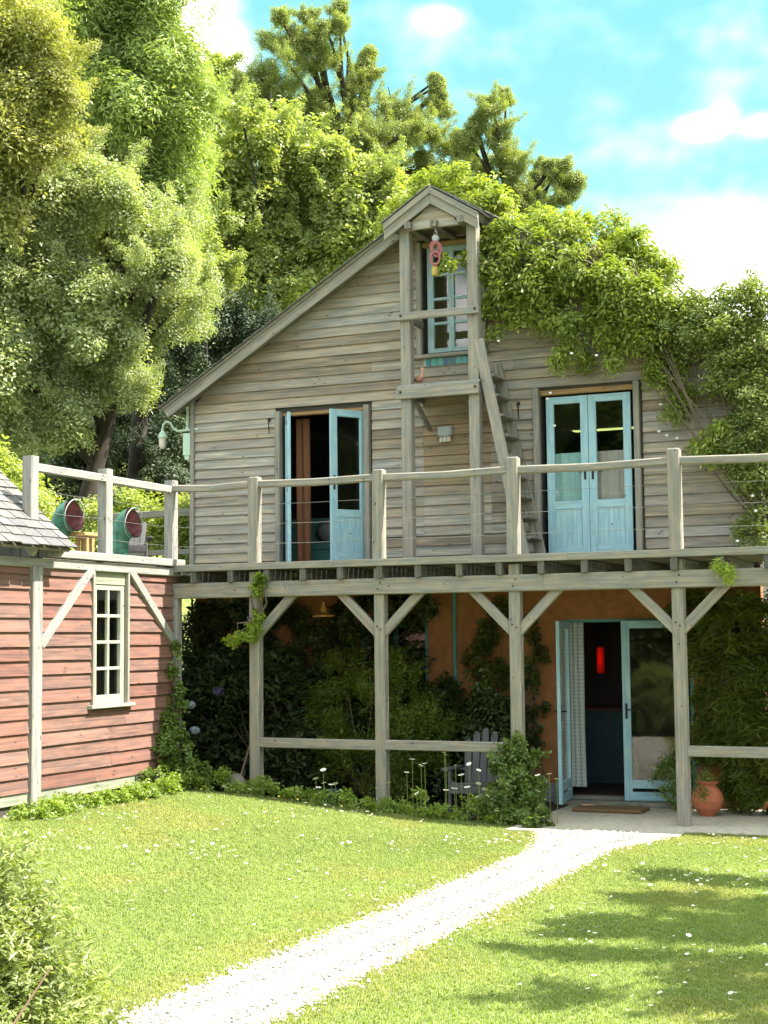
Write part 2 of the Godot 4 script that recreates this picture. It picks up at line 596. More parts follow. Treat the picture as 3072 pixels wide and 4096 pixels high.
# leafy twigs that stick out of a crown
func twiggy(lobes: Array, n: int, lift: float, far := 1.0) -> Array:
	var out := []
	for l in lobes:
		for k in n:
			var d := rand_dir()
			d.y = absf(d.y) * 0.6 + lift
			d = d.normalized()
			var reach: float = (l.w * r_(0.35, 0.75) + 0.12) * far
			var bend := Vector3(r_(-.15, .15), r_(0.0, 0.25), r_(-.15, .15))
			for j in 5:
				var t := (j + 1) / 5.0
				var p: Vector3 = Vector3(l.x, l.y, l.z) + d * (l.w * (0.9 if far < 1.5 else 0.5) + reach * t) + bend * t * t * reach
				out.append(Vector4(p.x, p.y, p.z, 0.13 - 0.09 * t))
	return out

# a crown made of many upswept leafy branches
func feathered(lobes: Array, n: int) -> Array:
	var out := []
	for l in lobes:
		for k in int(n * clampf(0.5 + l.w, 0.6, 1.4)):
			var d := rand_dir()
			d.y = d.y * 0.5 + 0.42
			d = d.normalized()
			var from: Vector3 = Vector3(l.x, l.y, l.z) + rand_dir() * l.w * 0.55 - Vector3.UP * l.w * 0.2
			var reach: float = l.w * r_(0.5, 1.05) + 0.15
			for j in 7:
				var t := j / 6.0
				var p: Vector3 = from + d * reach * t + Vector3.UP * 0.18 * t * t * reach
				out.append(Vector4(p.x, p.y, p.z, lerpf(0.12, 0.02, t)))
	return out

func tree(called: String, label: String, lobes: Array, mesh: Mesh, density: float, ca: Color, cb: Color, foot: Vector2, girth: float, scale := 1.0, group := "", material: Material = null, twigs := 4) -> Node3D:
	var o := thing(called, label, "tree", Vector3.ZERO, group)
	var c := Vector3.ZERO
	var top := -99.0
	for l in lobes:
		c += Vector3(l.x, l.y, l.z)
		top = maxf(top, l.y)
	c /= lobes.size()
	var base := Vector3(foot.x, gy(foot.x, foot.y) - 0.15, foot.y)
	var m := mb()
	var crown_in := c + Vector3(-0.3, 0, -1.0)
	var pts := [base, base.lerp(crown_in, 0.35) + Vector3(r_(-.15, .15), 0, r_(-.15, .15)), base.lerp(crown_in, 0.7) + Vector3(r_(-.2, .2), 0, r_(-.2, .2)), crown_in, Vector3(crown_in.x, top - 0.3, crown_in.z)]
	m.tube(pts, [girth, girth * 0.75, girth * 0.55, girth * 0.38, girth * 0.08], 9)
	for l in lobes:
		var e := Vector3(l.x, l.y, l.z)
		var t := clampf(0.35 + 0.5 * (e.y - base.y) / maxf(top - base.y, 0.5), 0.3, 0.85)
		var s := base.lerp(crown_in, t)
		s.y = minf(s.y, e.y - 0.1)
		var k := s.lerp(e, 0.5) + Vector3(r_(-.2, .2), r_(0, .3), r_(-.2, .2))
		m.tube([s, k, e, e + Vector3(r_(-.2, .2), l.w * 0.75, r_(-.2, .2))], [girth * 0.28, girth * 0.18, girth * 0.1, girth * 0.03], 6, false)
	put(o, "trunk", m, M.bark)
	foliage(o, "crown", (ragged(lobes, 9) + twiggy(lobes, twigs, 0.35)) if twigs < 8 else feathered(lobes, twigs), mesh, material if material else M.leaf, density * 0.95, ca, cb, scale, 1.0, false, true, true)
	return o

func spires(lobes: Array, n: int) -> Array:
	var out := lobes.duplicate()
	for k in n:
		var l: Vector4 = lobes[rng.randi_range(0, lobes.size() - 1)]
		var side := Vector3(r_(-1, 1), r_(0.3, 1.2), r_(-0.4, 0.4)).normalized()
		for j in 4:
			var p := Vector3(l.x, l.y, l.z) + side * l.w * (0.9 + j * 0.22) + Vector3.UP * j * 0.05
			out.append(Vector4(p.x, p.y, p.z, maxf(0.05, l.w * (0.26 - j * 0.055))))
	return out

func build_trees() -> void:
	var broad := leaf_spray(1, 14, 0.105, 0.07, 0.20)
	var narrow := leaf_spray(2, 20, 0.11, 0.032, 0.21, 0.25)
	var small := leaf_spray(3, 20, 0.075, 0.045, 0.18)
	var tiny := leaf_spray(4, 24, 0.09, 0.055, 0.24)
	tree("ash_tree", "tall bright yellow-green feathery tree rising above the silvery willow on the left", [Vector4(-12.3, 11.4, -3.4, 0.99), Vector4(-11.8, 10.8, -3.8, 0.83), Vector4(-12, 10.3, -4.3, 0.61), Vector4(-12.4, 9.8, -3.9, 0.98), Vector4(-12.7, 10.4, -3.3, 1.05), Vector4(-13.4, 11.1, -3.1, 1.07), Vector4(-12.5, 9.8, -5, 0.59), Vector4(-12.7, 9.3, -4.9, 0.86), Vector4(-12.6, 8.7, -5.1, 0.58), Vector4(-12.8, 9, -4, 0.83), Vector4(-13, 11.7, -3.2, 0.92), Vector4(-12.6, 7.8, -4.7, 0.65), Vector4(-11.9, 12, -3.2, 0.76), Vector4(-13.2, 12, -2.2, 1.06), Vector4(-12.3, 7.2, -4.9, 0.38), Vector4(-12.1, 11, -4.7, 0.35), Vector4(-12.8, 12.7, -3.3, 0.94)],
		narrow, 520, Color(0.306, 0.385, 0.155), Color(0.479, 0.569, 0.24), Vector2(-13.5, -5.0), 0.2, 1.0)
	tree("oak_tree", "olive and yellow leaved tree in the upper left corner of the view", [Vector4(-12.2, 9.7, -0.4, 0.73), Vector4(-12.1, 9.3, -0.7, 0.63), Vector4(-12.2, 8.8, -0.2, 0.72), Vector4(-11.9, 8.7, -0.6, 0.49), Vector4(-12.1, 10.2, -0.1, 0.66), Vector4(-12.8, 9.3, -0.1, 0.93), Vector4(-12.9, 8.3, -0.5, 0.8), Vector4(-12.6, 8.5, -0.7, 0.5), Vector4(-11.5, 9.6, -0.3, 0.33)],
		small, 560, Color(0.316, 0.337, 0.132), Color(0.526, 0.511, 0.217), Vector2(-15.0, -1.2), 0.2)
	tree("willow_tree", "silvery grey-green bushy tree behind the red outbuilding's terrace", [Vector4(-13, 8, -1.7, 0.77), Vector4(-12.5, 8.4, -2, 0.63), Vector4(-12, 8.5, -2.1, 0.52), Vector4(-11.6, 8.1, -2, 0.51), Vector4(-11.5, 7.8, -2.6, 0.52), Vector4(-11.2, 7.2, -2.4, 0.51), Vector4(-12.3, 7.6, -2.8, 0.78), Vector4(-13, 7.3, -2.3, 0.85), Vector4(-13.3, 6.9, -1.7, 0.83), Vector4(-12.3, 6.7, -2.2, 0.72), Vector4(-12, 6.9, -3.2, 0.6), Vector4(-13.6, 7.5, -1.4, 0.9), Vector4(-13.5, 6, -2.3, 0.81), Vector4(-12.8, 5.9, -2.8, 0.67), Vector4(-12.1, 6.2, -2.7, 0.52), Vector4(-11.9, 5.6, -2.8, 0.34), Vector4(-13.6, 5.1, -2, 0.63), Vector4(-12.9, 5.1, -2.3, 0.52), Vector4(-13.4, 6, -1.3, 0.75), Vector4(-11.2, 7.5, -2.6, 0.34), Vector4(-11.5, 7, -3.3, 0.32), Vector4(-13.1, 9.5, -3.1, 0.52), Vector4(-12.7, 9, -3, 0.44), Vector4(-13.3, 9.2, -2.8, 0.44), Vector4(-12.3, 7.3, -3.9, 0.44), Vector4(-11.8, 8.3, -3.8, 0.44), Vector4(-11.6, 7.4, -4.1, 0.36), Vector4(-11.8, 6.9, -4.2, 0.33)],
		small, 620, Color(0.325, 0.376, 0.205), Color(0.537, 0.588, 0.361), Vector2(-13.8, -3.4), 0.22)
	tree("sycamore_tree", "fresh green broad-leaved tree just left of the gable roof", [Vector4(-13.7, 11, -8.6, 0.63), Vector4(-13.1, 11.4, -8.8, 0.59), Vector4(-12.8, 11.5, -9.8, 0.74), Vector4(-12, 11, -9.9, 0.69), Vector4(-11.6, 10.8, -10.5, 0.6), Vector4(-14.1, 10.4, -9.2, 0.74), Vector4(-13.4, 10.5, -9.4, 0.83), Vector4(-13, 10.6, -10.5, 0.89), Vector4(-11.9, 10.1, -10.1, 0.77), Vector4(-14.3, 9.6, -9.3, 0.64), Vector4(-13.6, 9.4, -9.4, 0.78), Vector4(-13.2, 9.5, -10.2, 0.79), Vector4(-12.4, 9.5, -10.1, 0.69), Vector4(-11.9, 9.9, -10.3, 0.55), Vector4(-14.3, 8.8, -10, 0.7), Vector4(-13.4, 8.7, -9.9, 0.69), Vector4(-14.6, 8.7, -9.6, 0.55), Vector4(-15.1, 7.9, -10, 0.56), Vector4(-14, 7.8, -9.5, 0.45), Vector4(-12.8, 8.9, -9.8, 0.54), Vector4(-11, 10.7, -10.3, 0.5), Vector4(-11.1, 10.5, -11.1, 0.42), Vector4(-11.6, 10.3, -10.7, 0.51), Vector4(-14.1, 8.3, -7.8, 0.56), Vector4(-13.7, 8.9, -7.7, 0.48), Vector4(-14.4, 7.7, -8, 0.48), Vector4(-13.8, 7.9, -8, 0.48), Vector4(-13.5, 8.6, -7.9, 0.43), Vector4(-14.5, 7.9, -7.9, 0.44), Vector4(-13.7, 9.8, -8.4, 0.4), Vector4(-13, 11.6, -8, 0.35), Vector4(-14.4, 13.3, -9.6, 0.29), Vector4(-14.4, 12.6, -9.8, 0.38), Vector4(-14.6, 12, -9.9, 0.38), Vector4(-14.8, 11.3, -10, 0.43)],
		broad, 480, Color(0.288, 0.347, 0.132), Color(0.499, 0.549, 0.228), Vector2(-13.6, -11.0), 0.22, 1.05)
	tree("beech_tree", "largest far tree with pointed tops against the blue sky", spires([Vector4(-15.5, 16.3, -15.4, 0.44), Vector4(-15.1, 16, -15.9, 0.58), Vector4(-15.8, 15.7, -15.4, 0.75), Vector4(-16.6, 15.5, -15.5, 0.7), Vector4(-16.8, 14.7, -15.1, 0.58), Vector4(-16.4, 15.1, -16.1, 0.94), Vector4(-15.6, 15.2, -16.8, 0.95), Vector4(-14.8, 15.5, -17.1, 0.53), Vector4(-14.8, 14.6, -17.2, 0.88), Vector4(-14, 15.1, -17.6, 0.59), Vector4(-13.6, 14, -16.9, 0.86), Vector4(-13, 14.4, -17.4, 0.58), Vector4(-12.9, 15.1, -18.1, 0.33), Vector4(-12.8, 14.2, -18.2, 0.53), Vector4(-15, 13.8, -16.9, 0.93), Vector4(-14.5, 13.7, -17.9, 0.89), Vector4(-13.4, 13.5, -18, 0.76), Vector4(-17, 14.4, -16.3, 0.71), Vector4(-12.9, 13, -17.9, 0.52), Vector4(-17.1, 15.2, -15, 0.35), Vector4(-16.2, 16.3, -15.4, 0.23), Vector4(-14.5, 16.5, -15.6, 0.18), Vector4(-15.3, 16.8, -15.5, 0.19), Vector4(-14.4, 15.8, -17.2, 0.26), Vector4(-14.6, 16.9, -15.7, 0.14), Vector4(-15.7, 16.6, -14.8, 0.14)], 8),
		tiny, 300, Color(0.23, 0.28, 0.108), Color(0.402, 0.443, 0.179), Vector2(-15.0, -18.0), 0.28, 1.0, "", null, 13)
	tree("beech_tree", "smaller far tree with ragged spires behind the roof ridge, against open sky", spires([Vector4(-11.4, 14.7, -17.5, 0.3), Vector4(-11.4, 14.1, -17.9, 0.52), Vector4(-12, 13.6, -18.7, 0.65), Vector4(-11.2, 13.6, -18.4, 0.49), Vector4(-11.2, 12.8, -18.6, 0.6), Vector4(-11.9, 12.5, -18.2, 0.63), Vector4(-10.9, 13, -19.5, 0.45), Vector4(-10.1, 13, -19, 0.28), Vector4(-10, 12.6, -18.9, 0.3), Vector4(-10.3, 12.2, -18.7, 0.44), Vector4(-12.4, 13.2, -17.7, 0.41), Vector4(-12.1, 14, -17.7, 0.35), Vector4(-11.2, 12.4, -19.2, 0.65), Vector4(-9.7, 13, -18.8, 0.12), Vector4(-9.9, 13.3, -18.5, 0.1), Vector4(-11.2, 15, -18, 0.14)], 5),
		tiny, 300, Color(0.23, 0.28, 0.108), Color(0.402, 0.443, 0.179), Vector2(-11.3, -19.5), 0.24, 1.0, "", null, 13)
	tree("holly_tree", "dark glossy evergreen in the gap behind the left corner of the house", [Vector4(-13.2, 6.9, -6.3, 0.48), Vector4(-13.5, 6.5, -7.2, 0.38), Vector4(-13.3, 6, -6.2, 0.52), Vector4(-13.9, 5.5, -6.5, 0.61), Vector4(-13.4, 5.5, -7.1, 0.41), Vector4(-14.2, 5.1, -6.2, 0.49), Vector4(-13.9, 4.7, -7.3, 0.54), Vector4(-13.1, 4.6, -7.1, 0.41), Vector4(-14.7, 5, -5.6, 0.56), Vector4(-14.4, 5.7, -6, 0.41), Vector4(-12.4, 5.4, -7.3, 0.6), Vector4(-12.3, 6.4, -7.8, 0.6), Vector4(-12.2, 4.4, -7.2, 0.6), Vector4(-13.6, 7.6, -8, 0.7), Vector4(-12.6, 7.3, -8.2, 0.6), Vector4(-11.3, 2.0, -5.0, 0.6), Vector4(-11.4, 1.1, -4.8, 0.6), Vector4(-11.0, 2.9, -5.6, 0.5), Vector4(-11.9, 2.0, -4.4, 0.5), Vector4(-12.6, 4.3, -5.0, 0.7), Vector4(-12.0, 3.5, -5.0, 0.6), Vector4(-13.2, 3.8, -4.4, 0.6), Vector4(-13.7, 4.8, -4.0, 0.6), Vector4(-12.9, 5.2, -5.4, 0.6)],
		small, 520, Color(0.0473, 0.0688, 0.0375), Color(0.0945, 0.125, 0.0656), Vector2(-13.4, -7.8), 0.16, 1.1, "", M.leaf_glossy)
	# shrubs seen between the terrace posts
	for s in [["bright shrub showing between the terrace posts beside the house corner", [Vector4(-11.4, 3.5, -3.4, 0.34), Vector4(-11.5, 3.9, -3.7, 0.3), Vector4(-11.7, 3.6, -3.2, 0.36), Vector4(-11.1, 3.2, -3.4, 0.3)]],
		["bright shrub showing behind the two green cowl vents", [Vector4(-12.4, 3.5, -2.9, 0.36), Vector4(-12.7, 3.7, -2.8, 0.36), Vector4(-12.2, 3.9, -3.1, 0.3), Vector4(-12.8, 3.3, -2.6, 0.3)]],
		["bright shrub peeping over the slate roof's edge at far left", [Vector4(-12.5, 4.1, -0.7, 0.26), Vector4(-12.6, 4.3, -0.3, 0.3), Vector4(-12.3, 3.8, -0.7, 0.28)]]]:
		var o := thing("garden_shrub", s[0], "shrub")
		var m := mb()
		for l in s[1]:
			m.tube([Vector3(l.x, gy(l.x, l.z) - 0.2, l.z), Vector3(l.x + 0.1, l.y * 0.6, l.z), Vector3(l.x, l.y, l.z)], [0.03, 0.02, 0.008], 5)
		put(o, "stem", m, M.bark)
		foliage(o, "foliage", s[1], small, M.leaf, 700, Color(0.361, 0.434, 0.118), Color(0.5, 0.55, 0.197), 0.9)
	# wood that closes the view behind the near trees, on the hillside
	var lobes := []
	for k in 90:
		var x := r_(-34, -9.5)
		var z := r_(-30, -13) if x > -19 else r_(-26, -5)
		var y := gy(x, z)
		if x > -13.5:
			y -= 0.8
		lobes.append(Vector4(x, y + r_(0.2, 1.4), z, r_(1.0, 1.6)))
	var w := Node3D.new()
	w.name = "hillside_undergrowth"
	add_child(w, true)
	tag(w, "", "", "", "stuff")
	foliage(w, "foliage", lobes, leaf_spray(9, 22, 0.16, 0.10, 0.36), M.leaf, 90, Color(0.144, 0.185, 0.0786), Color(0.314, 0.348, 0.137), 1.1, 1.0, false)
	# trees across the lawn: mirrored in the panes, and the one on the right shades the grass
	var far := leaf_spray(6, 12, 0.30, 0.2, 0.6)
	var spots := [Vector3(-20, 0, 36), Vector3(-12, 0, 25), Vector3(-26, 0, 35), Vector3(-8, 0, 39), Vector3(-32, 0, 30), Vector3(18, 0, 9), Vector3(20, 0, 3), Vector3(17, 0, 16)]
	for i in spots.size():
		var p: Vector3 = spots[i]
		var ls := []
		for k in 18:
			ls.append(Vector4(p.x + r_(-3.0, 3.0), r_(1.4, 12.0), p.z + r_(-2.0, 2.0), r_(1.2, 2.0)))
		tree("garden_tree", "green garden tree across the lawn, mirrored dimly in the window panes", ls, far, 60, Color(.06, .09, .022), Color(.13, .17, .04), Vector2(p.x, p.z), 0.22, 1.0, "trees across the lawn")
	var yew := []
	for k in 22:
		yew.append(Vector4(-4.3 + r_(-1.6, 1.6), r_(0.4, 5.5), 21.5 + r_(-1.0, 1.0), r_(0.7, 1.2)))
	tree("yew_tree", "dark yew behind the camera, mirrored in the ajar lower door", yew, far, 70, Color(.03, .05, .014), Color(.07, .10, .03), Vector2(-4.3, 21.8), 0.2)
	var sh := []
	for l in [[2.5, 5.2, 4.3, .75], [3.2, 5.6, 4.0, .8], [1.7, 5.0, 4.4, .5], [1.3, 4.5, 4.9, .32], [3.0, 4.6, 3.3, .7], [2.2, 4.1, 3.4, .45], [3.9, 6.4, 4.1, .9], [2.7, 4.2, 5.6, .7], [1.9, 3.9, 5.9, .42], [3.4, 5.2, 5.6, .8], [1.1, 3.6, 6.5, .3], [2.4, 3.9, 6.7, .6], [3.4, 4.6, 6.9, .8], [1.6, 3.4, 6.9, .35], [2.3, 4.4, 2.5, .35], [3.0, 5.0, 2.0, .3], [0.1, 4.1, 4.9, .16], [0.5, 4.25, 4.8, .22], [0.9, 4.4, 4.75, .26], [0.35, 4.2, 5.7, .18], [0.8, 4.1, 5.6, .24], [1.3, 4.1, 5.7, .28], [0.2, 3.9, 3.6, .14], [0.7, 4.1, 3.55, .2], [1.2, 4.2, 3.5, .24], [0.5, 3.9, 6.9, .2], [0.95, 3.7, 6.8, .26], [0.3, 4.2, 2.45, .12], [0.8, 4.4, 2.4, .16], [1.4, 4.5, 2.5, .24]]:
		sh.append(Vector4(l[0], l[1], l[2], l[3]))
	tree("garden_tree", "tree just outside the right edge whose shadow falls on the lawn", sh, leaf_spray(7, 12, 0.16, 0.1, 0.3), 90, Color(0.24, 0.304, 0.118), Color(0.432, 0.478, 0.197), Vector2(3.4, 5.0), 0.14)

# ---------------------------------------------------------------- house
func roof_y(x: float) -> float:
	return RIDGE_Y - ROOF_A * absf(x - RIDGE_X) - 0.02

func roof_half(y: float) -> float:
	return (RIDGE_Y - 0.02 - y) / ROOF_A

func cut(a: float, b: float, holes: Array) -> Array:
	var out := [[a, b]]
	for h in holes:
		var nxt := []
		for s in out:
			if h[1] <= s[0] or h[0] >= s[1]:
				nxt.append(s)
				continue
			if h[0] - s[0] > 0.03: nxt.append([s[0], h[0]])
			if s[1] - h[1] > 0.03: nxt.append([h[1], s[1]])
		out = nxt
	return out

# a feather-edged board: «f» maps (along, up, out) to the world
func clapboard(parent: Node, f: Callable, s0: float, s1: float, s0t: float, s1t: float, y0: float, rise: float, material: Material, along: Vector3) -> void:
	var m := mb()
	var j0 := r_(-.004, .004)
	var j1 := r_(-.004, .004)
	var o := r_(-.002, .003)
	var t := rise + 0.028
	var lip := 0.043 + o
	m.hexa([f.call(s0, y0 + j0, 0.0), f.call(s1, y0 + j1, 0.0), f.call(s1, y0 + j1, lip), f.call(s0, y0 + j0, lip),
		f.call(s0t, y0 + t + j0, 0.0), f.call(s1t, y0 + t + j1, 0.0), f.call(s1t, y0 + t + j1, 0.012 + o), f.call(s0t, y0 + t + j0, 0.012 + o)], along)
	put(parent, "clapboard", m, material)

func wall_holes(m: MB, x0: float, x1: float, y0: float, y1: float, z0: float, z1: float, holes: Array) -> void:
	var xs := [x0, x1]
	var ys := [y0, y1]
	for h in holes:
		xs.append_array([h[0], h[1]])
		ys.append_array([h[2], h[3]])
	xs.sort()
	ys.sort()
	for j in ys.size() - 1:
		for i in xs.size() - 1:
			if xs[i + 1] - xs[i] < 0.001 or ys[j + 1] - ys[j] < 0.001: continue
			var cx: float = (xs[i] + xs[i + 1]) / 2
			var cy: float = (ys[j] + ys[j + 1]) / 2
			var open := false
			for h in holes:
				if cx > h[0] and cx < h[1] and cy > h[2] and cy < h[3]: open = true
			if not open:
				m.box(Vector3(xs[i], ys[j], z0), Vector3(xs[i + 1], ys[j + 1], z1))

# a glazed door leaf; local x runs from the hinge to the free edge
func door_leaf(parent: Node, w: float, h: float, g0: float, g1: float, stile: float, material: Material, xf: Transform3D, beads := true, label := "", bars := 0) -> Node3D:
	var m := mb(false)
	var t := 0.022
	for x in [stile / 2, w - stile / 2]:
		m.beam(Vector3(x, 0, 0), Vector3(x, h, 0), stile, t * 2, Vector3.BACK, 0.004)
	for y in [[h - (h - g1) / 2, h - g1], [(g0 - 0.05), 0.1], [0.075, 0.15]]:
		if y[0] == 0.075 and g0 < 0.35:
			continue
		m.beam(Vector3(stile - 0.002, y[0], 0), Vector3(w - stile + 0.002, y[0], 0), y[1], t * 2 - 0.004, Vector3.BACK, 0.004)
	if g0 < 0.35:
		m.beam(Vector3(stile - 0.002, 0.05, 0), Vector3(w - stile + 0.002, 0.05, 0), 0.1, t * 2 - 0.004, Vector3.BACK, 0.004)
	var d := put(parent, "door", m, material)
	d.transform = xf
	if label: tag(d, label)
	var g := mb(false)
	g.box(Vector3(stile - 0.01, g0 - 0.01, -0.004), Vector3(w - stile + 0.01, g1 + 0.01, 0.004))
	put(d, "pane", g, M.glass)
	for k in bars:
		var y := g0 + (g1 - g0) * (k + 1) / (bars + 1)
		var b := mb(false)
		b.beam(Vector3(stile, y, 0), Vector3(w - stile, y, 0), 0.02, 0.03, Vector3.BACK, 0.003)
		put(d, "glazing_bar", b, material)
	if g0 > 0.35:
		var p := mb(false)
		p.box(Vector3(stile - 0.005, 0.145, -0.008), Vector3(w - stile + 0.005, g0 - 0.095, 0.008))
		put(d, "panel", p, material)
		if beads:
			var k := 5
			for i in k:
				var bw := (w - stile * 2) / k
				var b := mb(false)
				b.beam(Vector3(stile + bw * (i + 0.5), 0.152, 0), Vector3(stile + bw * (i + 0.5), g0 - 0.102, 0), bw - 0.006, 0.026, Vector3.BACK, 0.004)
				put(d, "bead_board", b, material)
	var hd := mb(false)
	for s in [-1.0, 1.0]:
		hd.box(Vector3(w - stile * 0.62, 0.95, s * 0.022), Vector3(w - stile * 0.32, 1.13, s * 0.028))
		hd.tube([Vector3(w - stile * 0.47, 1.06, s * 0.026), Vector3(w - stile * 0.47, 1.06, s * 0.062), Vector3(w - stile * 0.47 - 0.10, 1.055, s * 0.064)], [0.009, 0.008, 0.007], 6)
	put(d, "handle", hd, M.iron)
	return d

func turned(at: Vector3, deg: float) -> Transform3D:
	return Transform3D(Basis(Vector3.UP, deg_to_rad(deg)), at)

func curtain_mesh(x0: float, x1: float, y0: float, y1: float, waves: float, amp: float, taper := 0.0) -> MB:
	var m := mb(false)
	var k := 28
	var rows := 6
	for i in k:
		for j in rows:
			var q := []
			for e in [[i, j], [i + 1, j], [i + 1, j + 1], [i, j + 1]]:
				var u: float = float(e[0]) / k
				var v: float = float(e[1]) / rows
				var x := lerpf(x0, x1, u * (1.0 - taper * (1.0 - absf(v - 0.4))))
				q.append(Vector3(x, lerpf(y0, y1, v), amp * sin(u * TAU * waves + v) * (0.7 + 0.3 * sin(v * 5.0 + u * 9.0))))
			m.face(q[0], q[1], q[2], q[3], q[0] - Vector3.BACK * 3, Vector3.UP)
	return m

func build_house() -> void:
	var house := thing("timber_house", "weathered clapboard house with a gable roof, blue doors and creepers", "house")
	var holes := [[-9.02, -7.80, 2.9, 4.99], [-5.46, -4.27, 2.9, 5.02], [-7.0, -6.2, 5.56, 7.02]]
	# wall core behind the boards, cut to the gable
	var m := mb(false)
	wall_holes(m, -10.34, -2.86, 2.78, 5.25, -1.98, -1.812, [holes[0], holes[1]])
	var y := 5.25
	while y < RIDGE_Y - 0.1:
		var h0 := roof_half(y) - 0.02
		var h1 := maxf(roof_half(y + 0.12) - 0.02, 0.01)
		for s in cut(RIDGE_X - h0, RIDGE_X + h0, [[-7.0, -6.2]] if y > 5.5 and y < 7.0 else []):
			var t0: float = RIDGE_X - h1 if s[0] < RIDGE_X - h0 + 0.01 else s[0]
			var t1: float = RIDGE_X + h1 if s[1] > RIDGE_X + h0 - 0.01 else s[1]
			m.hexa([Vector3(s[0], y, -1.98), Vector3(s[1], y, -1.98), Vector3(s[1], y, -1.812), Vector3(s[0], y, -1.812), Vector3(t0, y + 0.12, -1.98), Vector3(t1, y + 0.12, -1.98), Vector3(t1, y + 0.12, -1.812), Vector3(t0, y + 0.12, -1.812)], Vector3.RIGHT)
		y += 0.12
	put(house, "wall_core", m, M.lining)
	# clapboards
	var f := func(s: float, yy: float, o: float) -> Vector3: return Vector3(s, yy, WALL_Z - 0.006 + o)
	y = 2.90
	var rise := 0.1265
	var last := -1
	while y < RIDGE_Y - 0.18:
		var x0 := -10.33
		var x1 := -2.87
		var h0 := roof_half(y) - 0.03
		var h1 := roof_half(y + rise + 0.028) - 0.03
		var a0 := maxf(x0, RIDGE_X - h0)
		var a1 := minf(x1, RIDGE_X + h0)
		var row_holes := []
		for h in holes:
			if y + rise * 0.75 > h[2] and y + rise * 0.25 < h[3]:
				var pad := 0.09 if h[2] < 3.0 else 0.06
				row_holes.append([h[0] - pad, h[1] + pad])
		var marks := []
		if y > 3.2 and y < 5.0: marks = [-7.0, -6.1]
		for s in cut(a0, a1, row_holes):
			var cuts: Array = [s[0]]
			for q in marks:
				if q > s[0] + 0.1 and q < s[1] - 0.1: cuts.append(q)
			if s[1] - s[0] > 4.0 and marks.is_empty():
				cuts.append(s[0] + (s[1] - s[0]) * r_(0.3, 0.7))
			cuts.append(s[1])
			for i in cuts.size() - 1:
				var e0: float = cuts[i] + (0.0015 if i > 0 else 0.0)
				var e1: float = cuts[i + 1]
				var t0: float = maxf(x0, RIDGE_X - h1) if absf(e0 - a0) < 0.01 else e0
				var t1: float = minf(x1, RIDGE_X + h1) if absf(e1 - a1) < 0.01 else e1
				if t1 - t0 < 0.04: continue
				var pick := rng.randi_range(0, M.board.size() - 1)
				if pick == last: pick = (pick + 1) % M.board.size()
				last = pick
				var material: Material = M.board[pick]
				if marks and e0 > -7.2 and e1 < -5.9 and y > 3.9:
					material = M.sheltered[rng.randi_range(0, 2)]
				clapboard(house, f, e0, e1, t0, t1, y, rise, material, Vector3.RIGHT)
		y += rise
	# corner boards, casings
	beam_part(house, "corner_board", Vector3(-10.365, 2.80, -1.79), Vector3(-10.365, 5.26, -1.79), 0.06, 0.10, M.oak, Vector3.BACK)
	beam_part(house, "corner_board", Vector3(-2.84, 2.80, -1.79), Vector3(-2.84, 5.2, -1.79), 0.06, 0.10, M.oak, Vector3.BACK)
	for c in [[-9.06, 2.92, 5.0], [-7.775, 2.92, 5.0], [-5.50, 2.92, 5.04], [-4.245, 2.92, 5.04]]:
		beam_part(house, "casing", Vector3(c[0], c[1], -1.80), Vector3(c[0], c[2], -1.80), 0.075, 0.15, M.oak, Vector3.BACK)
	for c in [[-9.02, -7.81, 4.975], [-5.46, -4.28, 4.99]]:
		beam_part(house, "door_head", Vector3(c[0], c[2], -1.87), Vector3(c[1], c[2], -1.87), 0.07, 0.09, M.fresh, Vector3.BACK)
	for c in [-7.035, -6.165]:
		beam_part(house, "casing", Vector3(c, 5.58, -1.80), Vector3(c, 7.04, -1.80), 0.07, 0.12, M.oak, Vector3.BACK)
	beam_part(house, "window_head", Vector3(-6.99, 7.01, -1.84), Vector3(-6.21, 7.01, -1.84), 0.06, 0.12, M.fresh, Vector3.BACK)
	# attic window: two by four panes
	m = mb(false)
	for x in [-6.905, -6.62, -6.335]:
		m.beam(Vector3(x, 5.585, -1.86), Vector3(x, 6.975, -1.86), 0.085 if x != -6.62 else 0.075, 0.05, Vector3.BACK, 0.004)
	for q in [[5.625, 0.085], [6.945, 0.07]]:
		m.beam(Vector3(-6.94, q[0], -1.861), Vector3(-6.30, q[0], -1.861), q[1], 0.05, Vector3.BACK, 0.004)
	var win := put(house, "window", m, M.blue_pale)
	for k in 3:
		var b := mb(false)
		var yy := 5.99 + k * 0.315
		b.beam(Vector3(-6.87, yy, -1.862), Vector3(-6.37, yy, -1.862), 0.035, 0.04, Vector3.BACK, 0.003)
		put(win, "glazing_bar", b, M.blue_pale)
	for k in 4:
		for c in [[-6.87, -6.655], [-6.585, -6.37]]:
			var g := mb(false)
			var y0 := 5.66 + k * 0.315
			g.box(Vector3(c[0], y0, -1.866), Vector3(c[1], y0 + 0.32, -1.858))
			put(win, "pane", g, M.glass)
	beam_part(house, "window_sill", Vector3(-7.12, 5.555, -1.755), Vector3(-6.10, 5.555, -1.755), 0.045, 0.12, M.oak, Vector3.BACK)
	for k in 9:
		box_part(house, "sill_tile", Vector3(-6.95 + k * 0.083, 5.435, -1.775), Vector3(-6.95 + k * 0.083 + 0.068, 5.525, -1.757), M.tile[(k * 3 + k / 2) % 4])
	box_part(house, "tile_board", Vector3(-6.98, 5.425, -1.79), Vector3(-6.18, 5.535, -1.768), M.cream)
	# rooms: floors, ceiling, back and side walls
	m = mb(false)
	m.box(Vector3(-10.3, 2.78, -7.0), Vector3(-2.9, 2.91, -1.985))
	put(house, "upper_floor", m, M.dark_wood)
	m = mb(false)
